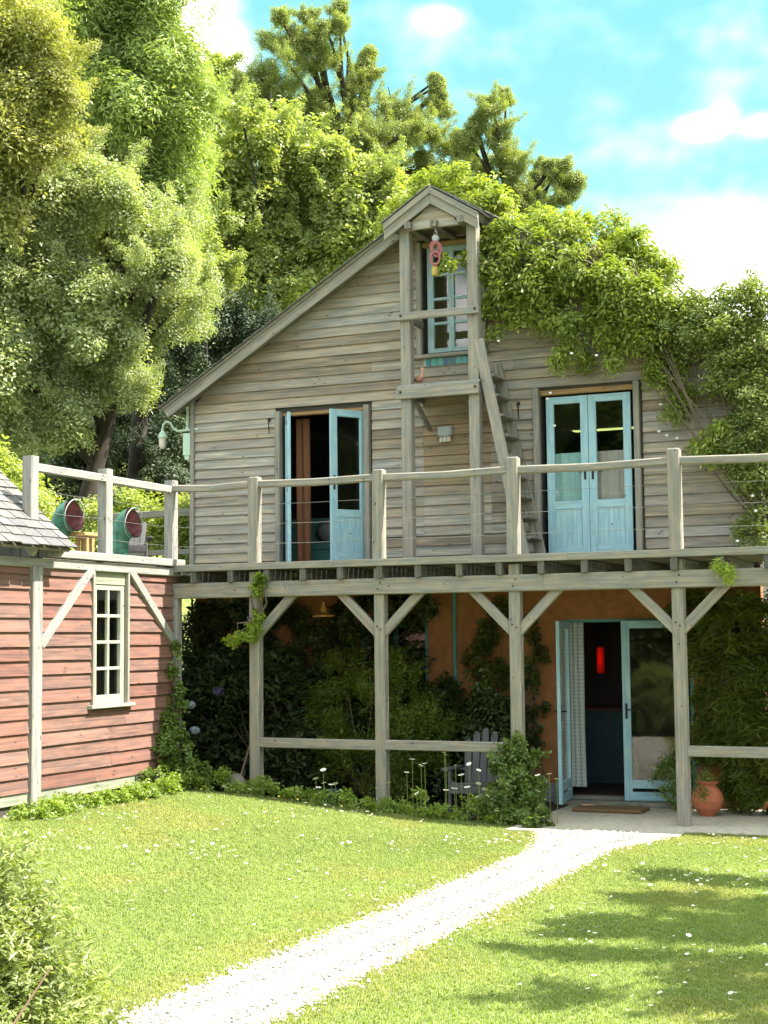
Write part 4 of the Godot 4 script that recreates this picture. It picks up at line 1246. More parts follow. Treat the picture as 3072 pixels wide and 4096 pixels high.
# ---------------------------------------------------------------- red outbuilding, its slate roof and terrace
func build_shed() -> void:
	var o := thing("red_outbuilding", "red-painted clapboard outbuilding with grey posts, cream window and slate roof", "outbuilding")
	var f := func(s: float, yy: float, out: float) -> Vector3: return Vector3(SHED_X - 0.006 + out, yy, s)
	var y := 0.46
	var rise := 0.149
	var last := -1
	while y < 2.72:
		var holes := [[2.70, 2.885]]
		if y + rise * 0.8 > 1.30: holes.append([1.05, 1.735])
		for s in cut(-0.05, 6.0, holes):
			var cuts: Array = [s[0]]
			if s[1] - s[0] > 2.0 and s[0] < 2.0: cuts.append(s[0] + r_(0.9, 1.8))
			if s[0] > 2.5: cuts.append(s[0] + r_(1.0, 1.7))
			cuts.append(s[1])
			for i in cuts.size() - 1:
				var pick := rng.randi_range(0, M.red.size() - 1)
				if pick == last: pick = (pick + 1) % M.red.size()
				last = pick
				clapboard(o, f, cuts[i] + (0.0015 if i else 0.0), cuts[i + 1], cuts[i] + (0.0015 if i else 0.0), cuts[i + 1], y, rise, M.red[pick], Vector3.BACK)
		y += rise
	var m := mb(false)
	# core walls round a dark room
	m.box(Vector3(SHED_X - 0.14, 0.1, -0.10), Vector3(SHED_X - 0.012, 1.29, 6.0))
	m.box(Vector3(SHED_X - 0.14, 1.29, -0.10), Vector3(SHED_X - 0.012, 2.80, 1.05))
	m.box(Vector3(SHED_X - 0.14, 1.29, 1.735), Vector3(SHED_X - 0.012, 2.80, 6.0))
	m.box(Vector3(SHED_X - 0.14, 2.64, 1.05), Vector3(SHED_X - 0.012, 2.80, 1.735))
	m.box(Vector3(-13.0, 0.1, -0.12), Vector3(SHED_X - 0.15, 2.80, -0.02))
	m.box(Vector3(-13.0, 0.1, 5.9), Vector3(SHED_X - 0.15, 2.80, 6.0))
	m.box(Vector3(-13.0, 0.1, -0.01), Vector3(-12.9, 2.80, 5.89))
	m.box(Vector3(-12.89, 0.1, 0.0), Vector3(SHED_X - 0.15, 0.2, 5.88))
	put(o, "wall_core", m, M.lining)
	beam_part(o, "plinth_board", Vector3(SHED_X - 0.005, 0.40, 0.02), Vector3(SHED_X - 0.005, 0.40, 2.70), 0.05, 0.13, M.plinth)
	beam_part(o, "plinth_board", Vector3(SHED_X - 0.005, 0.40, 2.88), Vector3(SHED_X - 0.005, 0.40, 6.0), 0.05, 0.13, M.plinth)
	beam_part(o, "post", Vector3(SHED_X + 0.012, 0.22, 2.792), Vector3(SHED_X + 0.012, 2.78, 2.792), 0.165, 0.12, M.oak_pale, Vector3.RIGHT, 0.01)
	beam_part(o, "post", Vector3(SHED_X + 0.012, 0.15, -0.04), Vector3(SHED_X + 0.012, 2.50, -0.04), 0.13, 0.12, M.oak_pale, Vector3.RIGHT, 0.01)
	beam_part(o, "wall_plate", Vector3(SHED_X + 0.012, 2.822, -0.11), Vector3(SHED_X + 0.012, 2.822, 6.0), 0.10, 0.10, M.oak_pale)
	for q in [[2.71, 1.96, 1.78, 2.80], [1.0, 2.80, 0.02, 1.96]]:
		beam_part(o, "brace", Vector3(SHED_X + 0.035, q[1], q[0]), Vector3(SHED_X + 0.035, q[3], q[2]), 0.06, 0.10, M.oak_pale, Vector3.UP, 0.006)
	# window
	for z in [1.045, 1.74]:
		beam_part(o, "casing", Vector3(SHED_X + 0.005, 1.29, z), Vector3(SHED_X + 0.005, 2.775, z), 0.04, 0.10, M.oak, Vector3.RIGHT, 0.005)
	beam_part(o, "window_sill", Vector3(SHED_X + 0.02, 1.272, 0.965), Vector3(SHED_X + 0.02, 1.272, 1.83), 0.15, 0.04, M.cream)
	box_part(o, "window_head", Vector3(SHED_X - 0.05, 2.635, 1.07), Vector3(SHED_X + 0.012, 2.775, 1.715), M.plinth, Vector3.BACK)
	m = mb(false)
	for z in [1.105, 1.655]:
		m.beam(Vector3(SHED_X - 0.023, 1.295, z), Vector3(SHED_X - 0.023, 2.63, z), 0.07, 0.05, Vector3.RIGHT, 0.004)
	for q in [[1.345, 0.10], [2.60, 0.06]]:
		m.beam(Vector3(SHED_X - 0.024, q[0], 1.13), Vector3(SHED_X - 0.024, q[0], 1.63), 0.05, q[1], Vector3.UP, 0.004)
	var win := put(o, "window", m, M.cream)
	var gb := mb(false)
	gb.beam(Vector3(SHED_X - 0.022, 1.39, 1.38), Vector3(SHED_X - 0.022, 2.575, 1.38), 0.035, 0.04, Vector3.RIGHT, 0.003)
	put(win, "glazing_bar", gb, M.cream)
	for k in 3:
		gb = mb(false)
		gb.beam(Vector3(SHED_X - 0.021, 1.69 + k * 0.295, 1.135), Vector3(SHED_X - 0.021, 1.69 + k * 0.295, 1.625), 0.04, 0.035, Vector3.UP, 0.003)
		put(win, "glazing_bar", gb, M.cream)
	for k in 4:
		for c in [[1.135, 1.365], [1.395, 1.625]]:
			var g := mb(false)
			g.box(Vector3(SHED_X - 0.028, 1.40 + k * 0.295, c[0]), Vector3(SHED_X - 0.020, 1.68 + k * 0.295, c[1]))
			put(win, "pane", g, M.glass)
	# flat stone at the foot
	var slab := thing("stone_slab", "grey flagstone at the foot of the red wall below the window", "stone", Vector3(-9.42, 0.2, 2.3))
	m = mb(false)
	m.beam(Vector3(0, 0.045, -0.42), Vector3(0.02, 0.045, 0.56), 0.30, 0.07, Vector3.UP, 0.02)
	put(slab, "slab", m, M.stone)
	# terrace deck
	m = mb(false)
	m.box(Vector3(-13.0, 2.805, -2.9), Vector3(SHED_X - 0.13, 2.90, 2.60))
	put(o, "terrace_slab", m, M.oak_dark)
	for k in 11:
		beam_part(o, "deck_board", Vector3(-9.80 - k * 0.15, 2.925, -2.85), Vector3(-9.80 - k * 0.15, 2.925, 2.55), 0.142, 0.03, M.deck, Vector3.UP, 0.004)
	beam_part(o, "edge_board", Vector3(SHED_X + 0.015, 2.932, -0.13), Vector3(SHED_X + 0.015, 2.932, 2.62), 0.17, 0.088, M.oak_pale, Vector3.UP, 0.008)
	# slate roof over the left end
	var eave := Vector3(-9.30, 2.985, 0)
	var q := Vector3(-1, 0.86, 0).normalized()
	var dn := Vector3(0.86, 1, 0).normalized()
	m = mb(false)
	var a := eave - dn * 0.03
	var b := eave + q * 2.6 - dn * 0.03
	m.hexa([a + Vector3(0, 0, 2.53), b + Vector3(0, 0, 2.53), b + Vector3(0, 0, 6.2), a + Vector3(0, 0, 6.2), a - dn * 0.03 + Vector3(0, 0, 2.53), b - dn * 0.03 + Vector3(0, 0, 2.53), b - dn * 0.03 + Vector3(0, 0, 6.2), a - dn * 0.03 + Vector3(0, 0, 6.2)], q)
	put(o, "roof_board", m, M.oak_dark)
	m = mb(false)
	m.hexa([Vector3(-9.65, 2.87, 2.56), Vector3(-11.5, 2.87, 2.56), Vector3(-11.5, 2.87, 2.62), Vector3(-9.65, 2.87, 2.62), Vector3(-9.66, 3.2, 2.56), Vector3(-11.3, 4.55, 2.56), Vector3(-11.3, 4.55, 2.62), Vector3(-9.66, 3.2, 2.62)], Vector3.UP)
	put(o, "gable_end", m, M.oak_dark)
	for row in 16:
		var z := 2.49 - (0.13 if row % 2 else 0.0) + r_(-.03, .03)
		var first := true
		while z < 4.5:
			var wdt := r_(0.20, 0.33)
			if first:
				z = 2.49 + r_(-.015, .015)
				wdt = r_(0.12, 0.22) if row % 2 else r_(0.22, 0.3)
				first = false
			var p := eave + q * (row * 0.145 + r_(-.012, .012) - 0.03)
			var thick := r_(0.010, 0.017)
			var lift := r_(0.018, 0.026)
			var p2 := p + q * 0.27
			var skew := r_(-.008, .008)
			m = mb(false)
			m.hexa([p + dn * lift + Vector3(0, 0, z), p + dn * lift + q * skew + Vector3(0, 0, z + wdt - 0.008), p2 - dn * 0.002 + Vector3(0, 0, z + wdt - 0.008), p2 - dn * 0.002 + Vector3(0, 0, z),
				p + dn * (lift + thick) + Vector3(0, 0, z + 0.004), p + dn * (lift + thick) + q * skew + Vector3(0, 0, z + wdt - 0.012), p2 + dn * 0.009 + Vector3(0, 0, z + wdt - 0.008), p2 + dn * 0.009 + Vector3(0, 0, z)], Vector3.BACK)
			put(o, "slate", m, M.slate[rng.randi_range(0, 4)])
			z += wdt
	for z in [2.60, 3.05, 3.76, 4.4, 5.1]:
		beam_part(o, "rafter", eave - dn * 0.11 + q * 0.02 + Vector3(0, 0, z), eave - dn * 0.11 + q * 0.8 + Vector3(0, 0, z), 0.055, 0.10, M.oak, dn, 0.005)
	# terrace railing
	var r := thing("terrace_railing", "pale post and rail fence with wires along the outbuilding's roof terrace", "railing")
	for z in [2.765, 1.365, -0.065]:
		beam_part(r, "post", Vector3(-9.665, 2.90 if z < 2.7 else 2.88, z), Vector3(-9.665, 3.955, z), 0.13, 0.13, M.oak_pale, Vector3.RIGHT, 0.012)
	for e in [[2.70, 1.43], [1.30, 0.0]]:
		beam_part(r, "handrail", Vector3(-9.645, 3.838, e[0]), Vector3(-9.645, 3.838 + r_(-.01, .006), e[1]), 0.075, 0.09, M.oak_pale, Vector3.UP, 0.01)
		for yy in [3.15, 3.38, 3.60]:
			m = mb(false)
			m.tube([Vector3(-9.66, yy, e[0] + 0.02), Vector3(-9.66, yy - 0.008, (e[0] + e[1]) / 2), Vector3(-9.66, yy, e[1] - 0.02)], [0.0026], 5)
			put(r, "wire", m, M.steel)
	var rr := thing("terrace_railing", "grey rear railing of the terrace, behind the cowl vents and the house corner", "railing")
	for p in [Vector3(-10.56, 2.9, -2.15), Vector3(-11.9, 2.9, -2.75), Vector3(-13.0, 2.9, -2.75), Vector3(-10.75, 2.9, -2.75)]:
		beam_part(rr, "post", p, p + Vector3(0, 0.98, 0), 0.11, 0.11, M.oak, Vector3.BACK, 0.01)
	beam_part(rr, "handrail", Vector3(-13.0, 3.80, -2.70), Vector3(-10.5, 3.81, -2.70), 0.05, 0.10, M.oak, Vector3.UP)
	beam_part(rr, "low_rail", Vector3(-13.0, 3.25, -2.70), Vector3(-10.8, 3.25, -2.70), 0.04, 0.08, M.oak, Vector3.UP)
	# cowl vents
	var cv := thing("cowl_vent", "green ship's cowl vent with a pink mouth, beside the slate roof", "ventilator", Vector3(-10.24, 2.94, 1.42))
	var pts := []
	var rad := []
	var rad2 := []
	for i in 13:
		var t := i / 12.0
		if t < 0.3:
			pts.append(Vector3(0, 0.26 * t / 0.3, 0))
		else:
			var an := (t - 0.3) / 0.7 * PI / 2 * 0.94
			pts.append(Vector3(0.21 * (1 - cos(an)), 0.26 + 0.24 * sin(an), 0))
		rad.append(lerpf(0.105, 0.19, ss(0.25, 1.0, t)))
		rad2.append(rad[-1] - 0.012)
	m = mb(false)
	m.tube(pts, rad, 22, false)
	put(cv, "hood", m, M.green_metal)
	m = mb(false)
	m.tube(pts, rad2, 22, false)
	put(cv, "lining", m, M.pink)
	m = mb(false)
	var ring := []
	for i in 25:
		var t := TAU * i / 24
		ring.append(pts[12] + Vector3(0.02 * sin(t), 0.184 * sin(t), 0.184 * cos(t)).rotated(Vector3.BACK, -0.06))
	m.tube(ring, [0.007], 6, false)
	put(cv, "rim", m, M.rim)
	copy_of(cv, "cowl_vent", "green ship's cowl vent with a pink mouth, between the middle and corner terrace posts", Vector3(-10.26, 2.94, 0.15), 0.0)
	tag(cv, "", "", "cowl vents on the terrace")
	get_node("cowl_vent_001").set_meta("group", "cowl vents on the terrace")
	# stool and chair on the terrace
	var s2 := thing("stool", "tan wooden stool between the two green cowl vents", "stool", Vector3(-10.05, 2.94, 1.22))
	m = mb()
	m.beam(Vector3(0, 0.285, -0.15), Vector3(0, 0.285, 0.15), 0.2, 0.05, Vector3.UP, 0.01)
	put(s2, "seat", m, M.tan)
	for c in [[-.06, -.07], [.06, -.07], [-.06, .04], [.06, .04]]:
		beam_part(s2, "leg", Vector3(c[0], 0, c[1]), Vector3(c[0], 0.26, c[1]), 0.045, 0.045, M.tan, Vector3.BACK, 0.005)
	# wall lamp on the house corner
	var wl := thing("wall_lamp", "pale green swan-neck lamp on the left corner of the house", "lamp", Vector3(-10.46, 4.5, -1.80))
	m = mb(false)
	m.box(Vector3(-0.05, 0.0, -0.04), Vector3(0.06, 0.30, 0.04))
	m.box(Vector3(-0.03, -0.06, -0.03), Vector3(0.04, 0.0, 0.03))
	put(wl, "junction_box", m, M.pale_green)
	m = mb(false)
	m.lathe([Vector2(0, 0.34), Vector2(0.035, 0.34), Vector2(0.035, 0.38), Vector2(0.022, 0.39), Vector2(0.02, 0.6), Vector2(0.026, 0.605), Vector2(0.026, 0.62), Vector2(0.018, 0.63), Vector2(0.036, 0.655), Vector2(0.036, 0.675), Vector2(0.01, 0.71), Vector2(0, 0.72)], 12)
	put(wl, "finial", m, M.pale_green)
	m = mb(false)
	m.tube([Vector3(0.18, 0.345, 0.03), Vector3(-0.17, 0.345, 0), Vector3(-0.23, 0.39, 0), Vector3(-0.27, 0.46, 0), Vector3(-0.33, 0.485, 0), Vector3(-0.385, 0.45, 0), Vector3(-0.40, 0.36, 0)], [0.018, 0.016], 8)
	put(wl, "arm", m, M.pale_green)
	m = mb(false)
	m.lathe([Vector2(0.062, 0.0), Vector2(0.066, 0.02), Vector2(0.05, 0.06), Vector2(0.03, 0.085), Vector2(0.018, 0.10), Vector2(0, 0.10)], 14, Vector3(-0.40, 0.26, 0))
	put(wl, "cap", m, M.pale_green)
	m = mb(false)
	m.lathe([Vector2(0, -0.15), Vector2(0.03, -0.145), Vector2(0.046, -0.11), Vector2(0.05, 0.0)], 14, Vector3(-0.40, 0.26, 0))
	put(wl, "glass", m, M.frost)

# ---------------------------------------------------------------- garden furniture, pots, tools
func adirondack(label: String, at: Vector3, turn: float) -> Node3D:
	var o := thing("garden_chair", label, "chair", at, "")
	o.rotation.y = turn
	for i in 5:
		var x := (i - 2) * 0.094
		var top: float = [0.80, 0.88, 0.915, 0.88, 0.80][i]
		var m := mb()
		var a := Vector3(x * 0.86, 0.24, -0.06)
		var b := Vector3(x * 1.12, top - 0.05, -0.30)
		m.beam(a, b, 0.083, 0.02, Vector3.BACK, 0.004)
		m.beam(b, b + (b - a).normalized() * 0.05, 0.083, 0.02, Vector3.BACK, 0.004, 0.045, 0.02)
		put(o, "back_slat", m, M.chair)
	for i in 5:
		beam_part(o, "seat_slat", Vector3(-0.25, 0.33 - i * 0.018, 0.34 - i * 0.085), Vector3(0.25, 0.33 - i * 0.018, 0.34 - i * 0.085), 0.078, 0.02, M.chair, Vector3.UP, 0.004)
	for s in [-1.0, 1.0]:
		var m := mb()
		m.beam(Vector3(s * 0.31, 0.475, -0.30), Vector3(s * 0.33, 0.485, 0.28), 0.07, 0.024, Vector3.UP, 0.004, 0.13, 0.024)
		m.beam(Vector3(s * 0.33, 0.485, 0.28), Vector3(s * 0.33, 0.486, 0.36), 0.13, 0.024, Vector3.UP, 0.004, 0.07, 0.024)
		put(o, "armrest", m, M.chair)
		beam_part(o, "leg", Vector3(s * 0.285, 0, 0.30), Vector3(s * 0.285, 0.47, 0.30), 0.03, 0.09, M.chair, Vector3.BACK, 0.004)
		beam_part(o, "leg", Vector3(s * 0.255, 0.31, 0.32), Vector3(s * 0.255, 0.04, -0.50), 0.03, 0.10, M.chair, Vector3.UP, 0.004)
	beam_part(o, "back_rail", Vector3(-0.32, 0.45, -0.215), Vector3(0.32, 0.45, -0.215), 0.05, 0.03, M.chair)
	beam_part(o, "apron", Vector3(-0.27, 0.27, 0.37), Vector3(0.27, 0.27, 0.37), 0.02, 0.10, M.chair)
	return o

func build_props() -> void:
	adirondack("grey slatted garden chair beside the ivy-clad post under the balcony", Vector3(-5.86, 0.03, -0.55), 0.12)
	var c := adirondack("grey slatted garden chair on the terrace behind the second cowl vent", Vector3(-10.42, 2.94, -0.35), 0.5)
	c.scale = Vector3(0.72, 0.72, 0.72)
	# urn
	var o := thing("terracotta_urn", "round terracotta urn on the paving beside the bamboo", "pot", Vector3(-3.38, 0.012, -1.02))
	var m := mb(false)
	m.lathe([Vector2(0, 0), Vector2(0.075, 0), Vector2(0.09, 0.02), Vector2(0.15, 0.09), Vector2(0.175, 0.17), Vector2(0.165, 0.24), Vector2(0.12, 0.30), Vector2(0.095, 0.325), Vector2(0.10, 0.345), Vector2(0.125, 0.365), Vector2(0.13, 0.38), Vector2(0.11, 0.38), Vector2(0.085, 0.33), Vector2(0.09, 0.3), Vector2(0, 0.28)], 28)
	put(o, "body", m, M.terracotta)
	o = thing("terracotta_pot", "small terracotta pot at the right edge of the paving", "pot", Vector3(-2.58, 0.012, -0.75))
	m = mb(false)
	m.lathe([Vector2(0, 0), Vector2(0.07, 0), Vector2(0.10, 0.16), Vector2(0.115, 0.16), Vector2(0.118, 0.20), Vector2(0.10, 0.20), Vector2(0.09, 0.17), Vector2(0, 0.16)], 22)
	put(o, "body", m, M.terracotta)
	# tools and a stone in the dark left bay
	o = thing("garden_hoe", "long wooden-handled hoe leaning in the dark bay by the left post", "tool", Vector3(-8.86, 0.05, -0.25))
	m = mb()
	m.tube([Vector3(0, 0.0, 0.1), Vector3(0.18, 1.05, -0.25)], [0.016, 0.013], 8)
	put(o, "handle", m, M.twig)
	m = mb(false)
	m.tube([Vector3(0.18, 1.04, -0.247), Vector3(0.205, 1.20, -0.30)], [0.018, 0.018], 8)
	put(o, "grip", m, M.rope)
	m = mb(false)
	m.beam(Vector3(-0.09, 0.02, 0.12), Vector3(0.07, 0.02, 0.12), 0.012, 0.09, Vector3.UP, 0.003)
	put(o, "blade", m, M.iron)
	o = thing("round_stone", "rounded grey-brown boulder at the foot of the left balcony post", "stone", Vector3(-8.72, 0.15, 0.02))
	m = mb(false)
	m.ball(Vector3(0, 0.12, 0), Vector3(0.13, 0.16, 0.11), 16, 9)
	put(o, "boulder", m, M.pebble)
	o = thing("coat_rack", "curved wooden rack with two hooks on the orange wall in the left bay", "rack", Vector3(-9.6, 1.62, WALL_Z))
	m = mb()
	for i in 8:
		var x := -0.30 + i * 0.075
		m.beam(Vector3(x, 0.05 * pow(absf(x) / 0.3, 2.0), 0.05), Vector3(x + 0.076, 0.05 * pow(absf(x + 0.075) / 0.3, 2.0), 0.05), 0.09, 0.05, Vector3.UP, 0.006)
	put(o, "plank", m, M.tan)
	for x in [-0.12, 0.12]:
		m = mb(false)
		m.tube([Vector3(x, -0.01, 0.04), Vector3(x, -0.09, 0.07), Vector3(x, -0.12, 0.10), Vector3(x, -0.09, 0.12)], [0.01], 6)
		put(o, "hook", m, M.steel)
	o = thing("plant_tub", "dark glazed tub half hidden by plants under the balcony", "pot", Vector3(-7.55, 0.03, -0.15))
	m = mb(false)
	m.lathe([Vector2(0, 0), Vector2(0.12, 0), Vector2(0.15, 0.18), Vector2(0.165, 0.19), Vector2(0.165, 0.22), Vector2(0.14, 0.22), Vector2(0.13, 0.18), Vector2(0, 0.17)], 20)
	put(o, "body", m, M.counter)

# ---------------------------------------------------------------- creepers, shrubs, border
func climber(called: String, label: String, lobes: Array, mesh: Mesh, density: float, ca: Color, cb: Color, root: Vector3, scale := 1.0, flat := 0.7, material: Material = null, back := false, stems := true) -> Node3D:
	var o := thing(called, label, "climbing plant")
	if stems:
		var m := mb()
		for l in lobes:
			var e := Vector3(l.x, l.y, l.z)
			var k := root.lerp(e, 0.5) + Vector3(r_(-.15, .15), r_(-.1, .25), 0)
			m.tube([root, k, e], [0.016, 0.01, 0.004], 5, false)
		put(o, "stem", m, M.vine_stem)
	foliage(o, "foliage", lobes, mesh, material if material else M.leaf, density, ca, cb, scale, flat, back)
	return o

func hanging(lobes: Array, n: int, drop: float) -> Array:
	var out := lobes.duplicate()
	for k in n:
		var l: Vector4 = lobes[rng.randi_range(0, lobes.size() - 1)]
		var x := l.x + r_(-l.w, l.w)
		for j in rng.randi_range(2, 4):
			out.append(Vector4(x + r_(-.04, .04), l.y - l.w * 0.7 - j * drop, l.z + 0.05, l.w * 0.32))
	return out

func build_plants() -> void:
	var spray := leaf_spray(21, 12, 0.085, 0.036, 0.12, 0.35)
	var broad := leaf_spray(22, 8, 0.075, 0.062, 0.10, 0.1)
	var fine := leaf_spray(23, 12, 0.05, 0.026, 0.11)
	var slim := leaf_spray(24, 12, 0.12, 0.017, 0.13, 0.5)
	var shoot := leaf_spray(25, 16, 0.05, 0.014, 0.085, -0.5, 1.6)
	noise.fractal_octaves = 2
	climber("creeper", "bright green creeper sprawling over the right roof slope and ridge", [Vector4(-7.88, 7.67, -2.9, 0.2), Vector4(-7.56, 7.84, -2.71, 0.24), Vector4(-7.17, 7.98, -2.57, 0.26), Vector4(-6.82, 7.98, -2.61, 0.28), Vector4(-6.45, 7.74, -2.47, 0.28), Vector4(-6.24, 7.51, -2.61, 0.26), Vector4(-6.1, 7.33, -2.85, 0.24), Vector4(-5.71, 7, -1.84, 0.23), Vector4(-5.42, 7.11, -2.06, 0.24), Vector4(-4.98, 6.96, -1.81, 0.26), Vector4(-4.73, 6.96, -2.16, 0.28), Vector4(-4.34, 6.7, -1.86, 0.27), Vector4(-4.12, 6.54, -2.01, 0.24), Vector4(-3.88, 6.35, -1.93, 0.18), Vector4(-4.68, 6.61, -1.95, 0.3), Vector4(-5.2, 6.71, -2.1, 0.3), Vector4(-5.76, 6.76, -2.34, 0.27), Vector4(-6.05, 7.05, -2.27, 0.23)],
		spray, 1300, Color(.24, .31, .055), Color(.47, .52, .12), Vector3(-3.0, 5.3, -1.7), 1.0, 0.9)
	climber("creeper", "green creeper hanging down the boards between the hoist canopy and the closed upper doors", hanging([Vector4(-5.91, 6.51, -1.41, 0.2), Vector4(-5.73, 6.14, -1.4, 0.22), Vector4(-5.35, 6.2, -1.4, 0.24), Vector4(-4.93, 6.12, -1.54, 0.28), Vector4(-4.45, 6.14, -1.46, 0.28), Vector4(-4.11, 5.99, -1.43, 0.24), Vector4(-5.99, 6.07, -1.47, 0.13), Vector4(-5.04, 5.74, -1.42, 0.21), Vector4(-5, 5.45, -1.49, 0.18), Vector4(-5.12, 5.25, -1.46, 0.1), Vector4(-4.63, 5.75, -1.46, 0.2), Vector4(-4.4, 5.48, -1.56, 0.16), Vector4(-4.41, 5.18, -1.4, 0.1), Vector4(-4.11, 5.65, -1.39, 0.15), Vector4(-4.84, 5.27, -1.6, 0.09), Vector4(-4.19, 5.46, -1.39, 0.12), Vector4(-6.2, 6.62, -1.34, 0.1), Vector4(-6.38, 6.55, -1.12, 0.07), Vector4(-5.61, 5.86, -1.46, 0.14), Vector4(-5.9, 5.72, -1.5, 0.08), Vector4(-5.7, 6.93, -1.42, 0.2), Vector4(-5.3, 6.70, -1.4, 0.2), Vector4(-4.9, 6.46, -1.38, 0.22), Vector4(-4.45, 6.22, -1.38, 0.2), Vector4(-4.05, 6.02, -1.4, 0.18), Vector4(-3.8, 5.85, -1.42, 0.14), Vector4(-5.95, 6.8, -1.45, 0.18), Vector4(-5.55, 6.35, -1.5, 0.22), Vector4(-5.15, 6.4, -1.5, 0.22), Vector4(-5.7, 5.98, -1.55, 0.15), Vector4(-5.3, 5.9, -1.55, 0.16), Vector4(-3.8, 5.08, -1.58, 0.18), Vector4(-3.92, 5.3, -1.56, 0.16), Vector4(-3.68, 4.8, -1.6, 0.13), Vector4(-3.85, 5.66, -1.5, 0.18), Vector4(-3.5, 5.7, -1.45, 0.18), Vector4(-3.36, 4.2, -1.35, 0.11), Vector4(-3.2, 4.26, -1.3, 0.13), Vector4(-3.75, 4.6, -1.62, 0.08)], 10, 0.07),
		spray, 1150, Color(.14, .20, .04), Color(.40, .46, .10), Vector3(-4.6, 6.5, -1.72), 0.95, 0.6)
	climber("rambling_rose", "dense rambling rose covering the right end of the wall and railing", hanging([Vector4(-3.65, 5.63, -1.53, 0.23), Vector4(-3.25, 5.64, -1.39, 0.27), Vector4(-2.97, 5.62, -1.5, 0.3), Vector4(-2.69, 5.26, -1.36, 0.3), Vector4(-3.12, 5.27, -1.48, 0.26), Vector4(-3.62, 5.3, -1.53, 0.2), Vector4(-2.88, 4.91, -1.48, 0.27), Vector4(-3.19, 4.85, -1.5, 0.2), Vector4(-2.74, 4.45, -1.42, 0.26), Vector4(-3.04, 4.40, -1.5, 0.17), Vector4(-3.24, 4.17, -1.38, 0.14), Vector4(-3.51, 4.17, -1.56, 0.09), Vector4(-2.79, 4.05, -1.55, 0.24), Vector4(-2.99, 3.92, -1.38, 0.16), Vector4(-2.72, 3.63, -1.54, 0.24), Vector4(-2.95, 3.74, -1.4, 0.12), Vector4(-2.85, 3.31, -1.5, 0.17), Vector4(-2.7, 3.08, -1.43, 0.14), Vector4(-3.77, 4.6, -1.54, 0.11), Vector4(-3.11, 5.92, -1.43, 0.11), Vector4(-2.80, 5.95, -1.4, 0.07), Vector4(-2.78, 6.08, -1.42, 0.05), Vector4(-3.44, 5.90, -1.47, 0.1), Vector4(-2.55, 5.75, -1.38, 0.22), Vector4(-2.4, 5.0, -1.5, 0.3), Vector4(-2.4, 4.3, -1.5, 0.3), Vector4(-3.4, 5.55, -1.35, 0.24), Vector4(-3.0, 5.4, -1.25, 0.28), Vector4(-2.75, 5.75, -1.3, 0.24), Vector4(-3.05, 5.05, -1.3, 0.24), Vector4(-2.8, 4.7, -1.25, 0.24), Vector4(-2.7, 4.2, -1.3, 0.2), Vector4(-3.0, 4.15, -1.3, 0.18), Vector4(-2.78, 3.85, -1.3, 0.2)], 5, 0.06),
		fine, 2300, Color(.17, .215, .07), Color(.34, .40, .14), Vector3(-2.6, 3.0, -1.65), 1.0, 0.8)
	# white roses on it, and a few by the closed doors
	var rb := mb(false)
	rb.ball(Vector3.ZERO, Vector3(0.022, 0.014, 0.022), 8, 4)
	var rose_mesh := rb.mesh()
	for p in [[-3.93, 4.72, -1.66], [-3.96, 4.40, -1.66], [-3.86, 4.34, -1.62], [-3.74, 4.30, -1.62], [-3.80, 4.1, -1.6], [-5.27, 4.95, -1.62], [-5.31, 4.88, -1.62], [-5.24, 4.55, -1.66], [-3.02, 3.05, -1.3], [-2.83, 3.55, -1.25], [-2.8, 3.38, -1.25], [-4.9, 5.35, -1.3], [-4.6, 5.3, -1.3], [-5.85, 5.6, -1.4], [-2.86, 4.7, -1.2]]:
		var q := put_mesh(self, "white_rose", rose_mesh, M.white)
		q.position = Vector3(p[0], p[1], p[2])
		tag(q, "small white rose bloom among the creepers on the upper wall", "flower", "white roses on the upper wall")
	climber("bamboo", "dark bamboo screen filling the bay right of the last post", [Vector4(-3.58, 2.27, -1.32, 0.24), Vector4(-3.18, 2.21, -1.09, 0.3), Vector4(-2.83, 2.15, -1.14, 0.3), Vector4(-3.43, 1.75, -1.26, 0.27), Vector4(-3.01, 1.69, -1.24, 0.32), Vector4(-2.74, 1.64, -1.34, 0.3), Vector4(-3.38, 1.22, -1.44, 0.26), Vector4(-3.07, 1.18, -1.21, 0.3), Vector4(-2.78, 1.13, -1.25, 0.3), Vector4(-3.20, 0.78, -1.3, 0.2), Vector4(-3.0, 0.66, -1.31, 0.27), Vector4(-2.75, 0.56, -1.39, 0.28), Vector4(-2.94, 0.3, -1.24, 0.2), Vector4(-2.5, 1.5, -1.2, 0.35), Vector4(-2.5, 2.2, -1.2, 0.35), Vector4(-2.5, 0.8, -1.2, 0.35), Vector4(-3.35, 0.9, -1.5, 0.25), Vector4(-3.5, 0.75, -1.6, 0.2), Vector4(-3.1, 0.35, -1.5, 0.25), Vector4(-2.7, 0.25, -1.4, 0.25), Vector4(-2.9, 0.9, -1.1, 0.25), Vector4(-3.3, 2.0, -1.4, 0.3)],
		slim, 2200, Color(.07, .105, .014), Color(.17, .205, .026), Vector3(-3.0, 0.0, -1.3), 1.0, 0.8)
	var small := climber("potted_plant", "leafy low plant at the foot of the ajar lower door", [Vector4(-3.92, 0.36, -1.45, 0.15), Vector4(-3.78, 0.22, -1.35, 0.15), Vector4(-3.86, 0.55, -1.5, 0.10), Vector4(-3.72, 0.42, -1.4, 0.12)], fine, 1300, Color(0.134, 0.217, 0.0465), Color(0.251, 0.341, 0.0775), Vector3(-3.8, 0.0, -1.4), 0.9, 1.0)
	small.set_meta("category", "plant")
